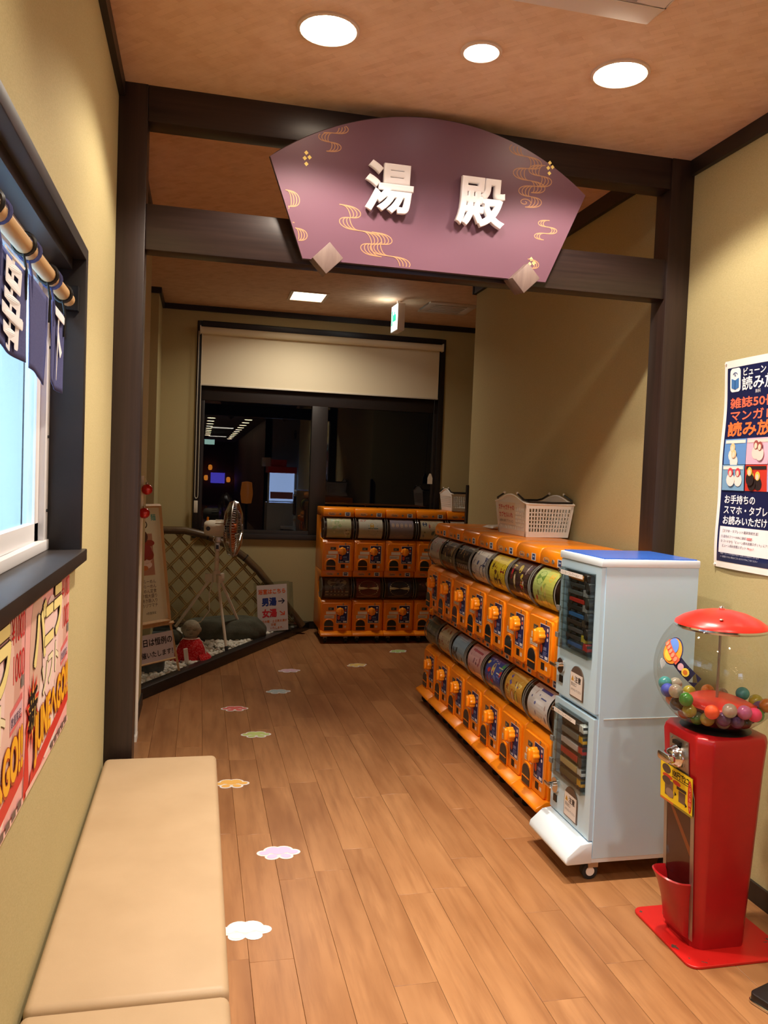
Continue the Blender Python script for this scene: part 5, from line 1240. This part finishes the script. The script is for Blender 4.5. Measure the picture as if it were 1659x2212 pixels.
def posters_left():
    for k, (y0, lab) in enumerate(((1.724, 'pink soft-serve poster nearest the dark post under the service window'), (1.166, 'pink soft-serve poster cut by the edge of the picture'))):
        t = thing('ice_cream_poster', lab, 'poster', (XL+.002, y0, .862), PI/2, 'pink soft-serve posters'); w, h = .554, .424
        p = Print(lambda u, v, hh: (u, -.001-hh, v), .0004); pk = (234, 172, 168)
        p.rect(0, 0, w, h, pk, 4, 4)
        for cu, cv, ru, rv, c, r in ((.16, .22, .10, .20, (214, 178, 160), .3), (.30, .14, .16, .14, (236, 214, 208), .2), (.44, .24, .07, .20, (206, 160, 146), -.2), (.40, .2, .05, .16, (226, 190, 178), -.2), (.28, .26, .1, .12, (236, 206, 202), 0)): p.ell(cu, cv, ru, rv, c, 26, r)
        red = (200, 44, 46)
        p.poly([(.0, .0), (.06, .0), (.03, .20)], (206, 54, 44)); p.poly([(.07, .035), (.52, .085), (w, .09), (w, .055), (.16, .012), (.05, .0)], (206, 54, 44))
        p.rect(.02, .0, w, .012, (234, 190, 180)); 
        for i in range(5): p.rect(.30+i*.05, .003, .335+i*.05, .02, (110, 90, 84))
        p.text('¥1000', .43, .345, .072, red, .0, fit=.115); p.text('1000', .435, .268, .080, red, .0, fit=.11); p.rect(.515, .245, .540, .268, (130, 120, 116))
        for i, (ch, u, v, s) in enumerate((('バ', .075, .258, .145), ('ニ', .185, .272, .13), ('ラ', .285, .285, .14))):
            p.text(ch, u, v, s, (70, 50, 36), .066); p.text(ch, u, v, s, (238, 222, 150), .044)
        for ch, u, v in (('ソ', .165, .170), ('フ', .235, .180), ('ト', .310, .190)): p.text(ch, u, v, .085, (110, 90, 60), .06); p.text(ch, u, v, .085, (236, 226, 190), .032)
        st = []
        for i in range(20): a = 2*PI*i/20; r = .085 if i % 2 else .045; st.append((.075+r*.85*math.cos(a), .165+r*math.sin(a)))
        p._put([(.075, .165)]+st, [(0, i+1, (i+1) % 20+1) for i in range(20)], (206, 60, 44)); p._put([(.075, .165)]+[(.075+(u-.075)*.72, .165+(v-.165)*.72) for u, v in st], [(0, i+1, (i+1) % 20+1) for i in range(20)], (240, 196, 90))
        p.text('新', .030, .132, .095, (20, 16, 16), .03)
        p.poly([(.425, .175), (.530, .185), (.530, .235), (.425, .222)], (214, 110, 110)); p.poly([(.425, .185), (.530, .195), (.530, .222), (.425, .212)], (214, 176, 184)); p.text('数量限定', .430, .190, .022, (70, 60, 90), .01)
        p.text('JUNEへGO!!', .10, .062, .115, (176, 76, 30), .07, fit=.43, rot=.06); p.text('JUNEへGO!!', .10, .064, .115, (240, 178, 40), .035, fit=.43, rot=.06)
        p.obj('print', MT['paper'], t)
posters_left()

# ================================================================== paw-shaped floor stickers
def paws():
    L = [(.192, 2.687, (244, 240, 240), 'white paw sticker nearest the bench front', -.06), (.355, 3.231, (222, 196, 236), 'lilac paw sticker with white edge beyond the white one', -.03), (.194, 3.992, (244, 190, 100), 'orange paw sticker beside the far end of the bench', -.03),
         (.364, 4.732, (196, 216, 130), 'green paw sticker in the middle of the floor', -.02), (.262, 5.268, (226, 112, 108), 'red paw sticker before the pebble garden', -.02), (.581, 5.658, (186, 208, 214), 'blue-grey paw sticker beyond the red one', .05),
         (.723, 6.253, (230, 190, 210), 'pink-mauve paw sticker near the kerb', .1), (1.289, 6.402, (240, 212, 120), 'mustard paw sticker before the far machines', .3), (1.756, 6.895, (180, 216, 136), 'small green paw sticker beside the far machines', .4)]
    for x, y, c, lab, rz in L:
        t = thing('paw_sticker', lab, 'sticker', (x, y, .0006), rz, 'paw stickers on the floor')
        def fn(u, v, h): return (u, v, h)
        parts = [(-.024, .022, .030, .026, .5), (.024, .022, .030, .026, -.5), (0, .006, .030, .024, 0), (-.058, .0, .022, .017, -.1), (.058, .0, .022, .017, .1), (-.027, -.032, .022, .018, .3), (.027, -.032, .022, .018, -.3)]
        p = Print(fn, .00012)
        for i, (u, v, a, b, r) in enumerate(parts): p.ell(u, v, a+.009, b+.009, (244, 240, 238), 16, r)
        p.ell(0, -.008, .035, .02, (236, 230, 226)); p.obj('white_edge', MT['sticker'], t)
        p = Print(lambda u, v, h: (u, v, h+.0012), .00005)
        for u, v, a, b, r in parts: p.ell(u, v, a-.0005, b-.0005, c, 16, r)
        p.obj('pads', MT['sticker'], t)
paws()

# ================================================================== stand foot at the edge of the picture
def stand_foot():
    t = thing('stand_base', 'black stand base with a chrome edge at the lower right corner', 'stand', (1.86, 2.03, 0), .32)
    MB().prism(rounded(-.17, .17, -.10, .10, .02), 'z', .004, .030).obj('base', MT['black'], t, bev=.004)
    MB().prism(rounded(-.174, .174, -.104, .104, .022), 'z', .0, .010).obj('chrome_edge', MT['chrome'], t, bev=.002, seg=1)
    MB().cyl((.08, 0, .03), (.08, 0, .55), .012, 12).obj('post', MT['black'], t, smooth=True)
stand_foot()

# ================================================================== hall behind the viewer, mirrored in the window
def hall():
    rg = random.Random(9)
    for x, n in ((.22, 9), (1.08, 11)):
        for i in range(n):
            t = thing('hall_downlight', 'ceiling light in a row along the hall behind the viewer', 'ceiling light', (x, -3.5-i*1.25, 2.75), group='hall ceiling lights')
            MB().lathe([(0, -.006), (.085, -.006), (.095, 0)], 16).obj('lamp_glass', MT['halllamp'], t)
    for y in (-6.5, -12.5): 
        l = bpy.data.lights.new('hall_lamp', 'AREA'); l.size = .6; l.energy = 9; l.color = WARM; o = bpy.data.objects.new('hall_lamp', l); COL.objects.link(o); o.location = (.55, y, 2.68)
    t = thing('prize_machine', 'white prize machine with a lit blue tank in the hall behind', 'prize machine', (1.78, -2.32, 0))
    B(-.32, .32, -.35, .35, .0, .86).obj('cabinet', MT['hallw'], t, bev=.01); B(-.32, .32, -.35, .35, 1.52, 1.66).obj('red_top', MT['redlid'], t, bev=.01); B(-.27, .27, -.30, .30, .90, 1.52).obj('tank', MT['tank'], t)
    for x in (-.3, .3): B(x-.02, x+.02, .30, .34, .86, 1.52).obj('tank_post', MT['hallw'], t)
    B(-.25, .25, .302, .31, .95, 1.10).obj('prizes', mat('prize_pile', (206, 130, 130), .6), t)
    b = thing('red_basket', 'red basket on top of the prize machine in the hall', 'basket', (1.72, -2.3, 1.66)); B(-.17, .17, -.12, .12, 0, .16).obj('body', MT['redlid'], b, bev=.01)
    b = thing('hall_basket', 'white basket on top of the prize machine in the hall', 'basket', (1.46, -2.5, 1.66)); B(-.10, .10, -.12, .12, 0, .20).obj('body', MT['white'], b, bev=.01)
    s = thing('restroom_sign', 'brown restroom sign with two figures on the hall wall', 'sign', (2.20, -2.795, 2.30), PI)
    p = Print(None, .0006); p.rect(-.16, 0, .16, .24, (150, 140, 110))
    for sx in (-.07, .07): p.ell(sx, .20, .022, .022, (40, 34, 30)); p.rect(sx-.03, .09, sx+.03, .17, (40, 34, 30)); p.rect(sx-.02, .02, sx+.02, .09, (40, 34, 30))
    p.obj('print', MT['paper'], s)
    e = thing('hall_exit_sign', 'lit white exit sign far down the hall behind the viewer', 'sign', (.27, -11.0, 2.35)); B(-.16, .16, -.03, .03, 0, .16).obj('face', mat('exit_lit', (220, 250, 240), .4, emit=(200, 250, 235), es=5), e)
    c = thing('hall_screen', 'lit purple screen at the end of the hall', 'screen', (.75, -19.9, .95)); B(-.3, .3, -.03, .03, 0, .45).obj('face', MT['screen'], c)
    for x, z in ((.25, 1.05), (1.2, 1.0), (.42, 1.5)):
        l = thing('hall_lantern', 'small warm lantern at the end of the hall', 'lantern', (x, -19.7, z), group='hall lanterns'); MB().lathe([(0, 0), (.07, .02), (.09, .12), (.07, .22), (0, .24)], 14).obj('shade', MT['lantern'], l, smooth=True)
    l = thing('amber_lantern', 'tall amber lantern beside the prize machine in the hall', 'lantern', (1.10, -3.6, .75)); MB().lathe([(0, 0), (.12, .02), (.15, .25), (.12, .52), (0, .54)], 16).obj('shade', mat('amber_glow', (200, 110, 40), .4, emit=(220, 120, 40), es=1.3), l, smooth=True); MB().cyl((0, 0, -.75), (0, 0, 0), .03, 10).obj('pole', MT['black'], l)
    k = thing('hall_bench', 'low grey bench below the prize machine in the hall', 'bench', (2.0, -1.75, 0)); B(-.25, .25, -.14, .14, .30, .36).obj('seat', MT['hallw'], k, bev=.01)
    for x in (-.22, .22): B(x-.02, x+.02, -.12, .12, 0, .30).obj('leg', MT['black'], k)
MT['hallw'] = mat('hall_white', (200, 198, 194), .5)
hall()
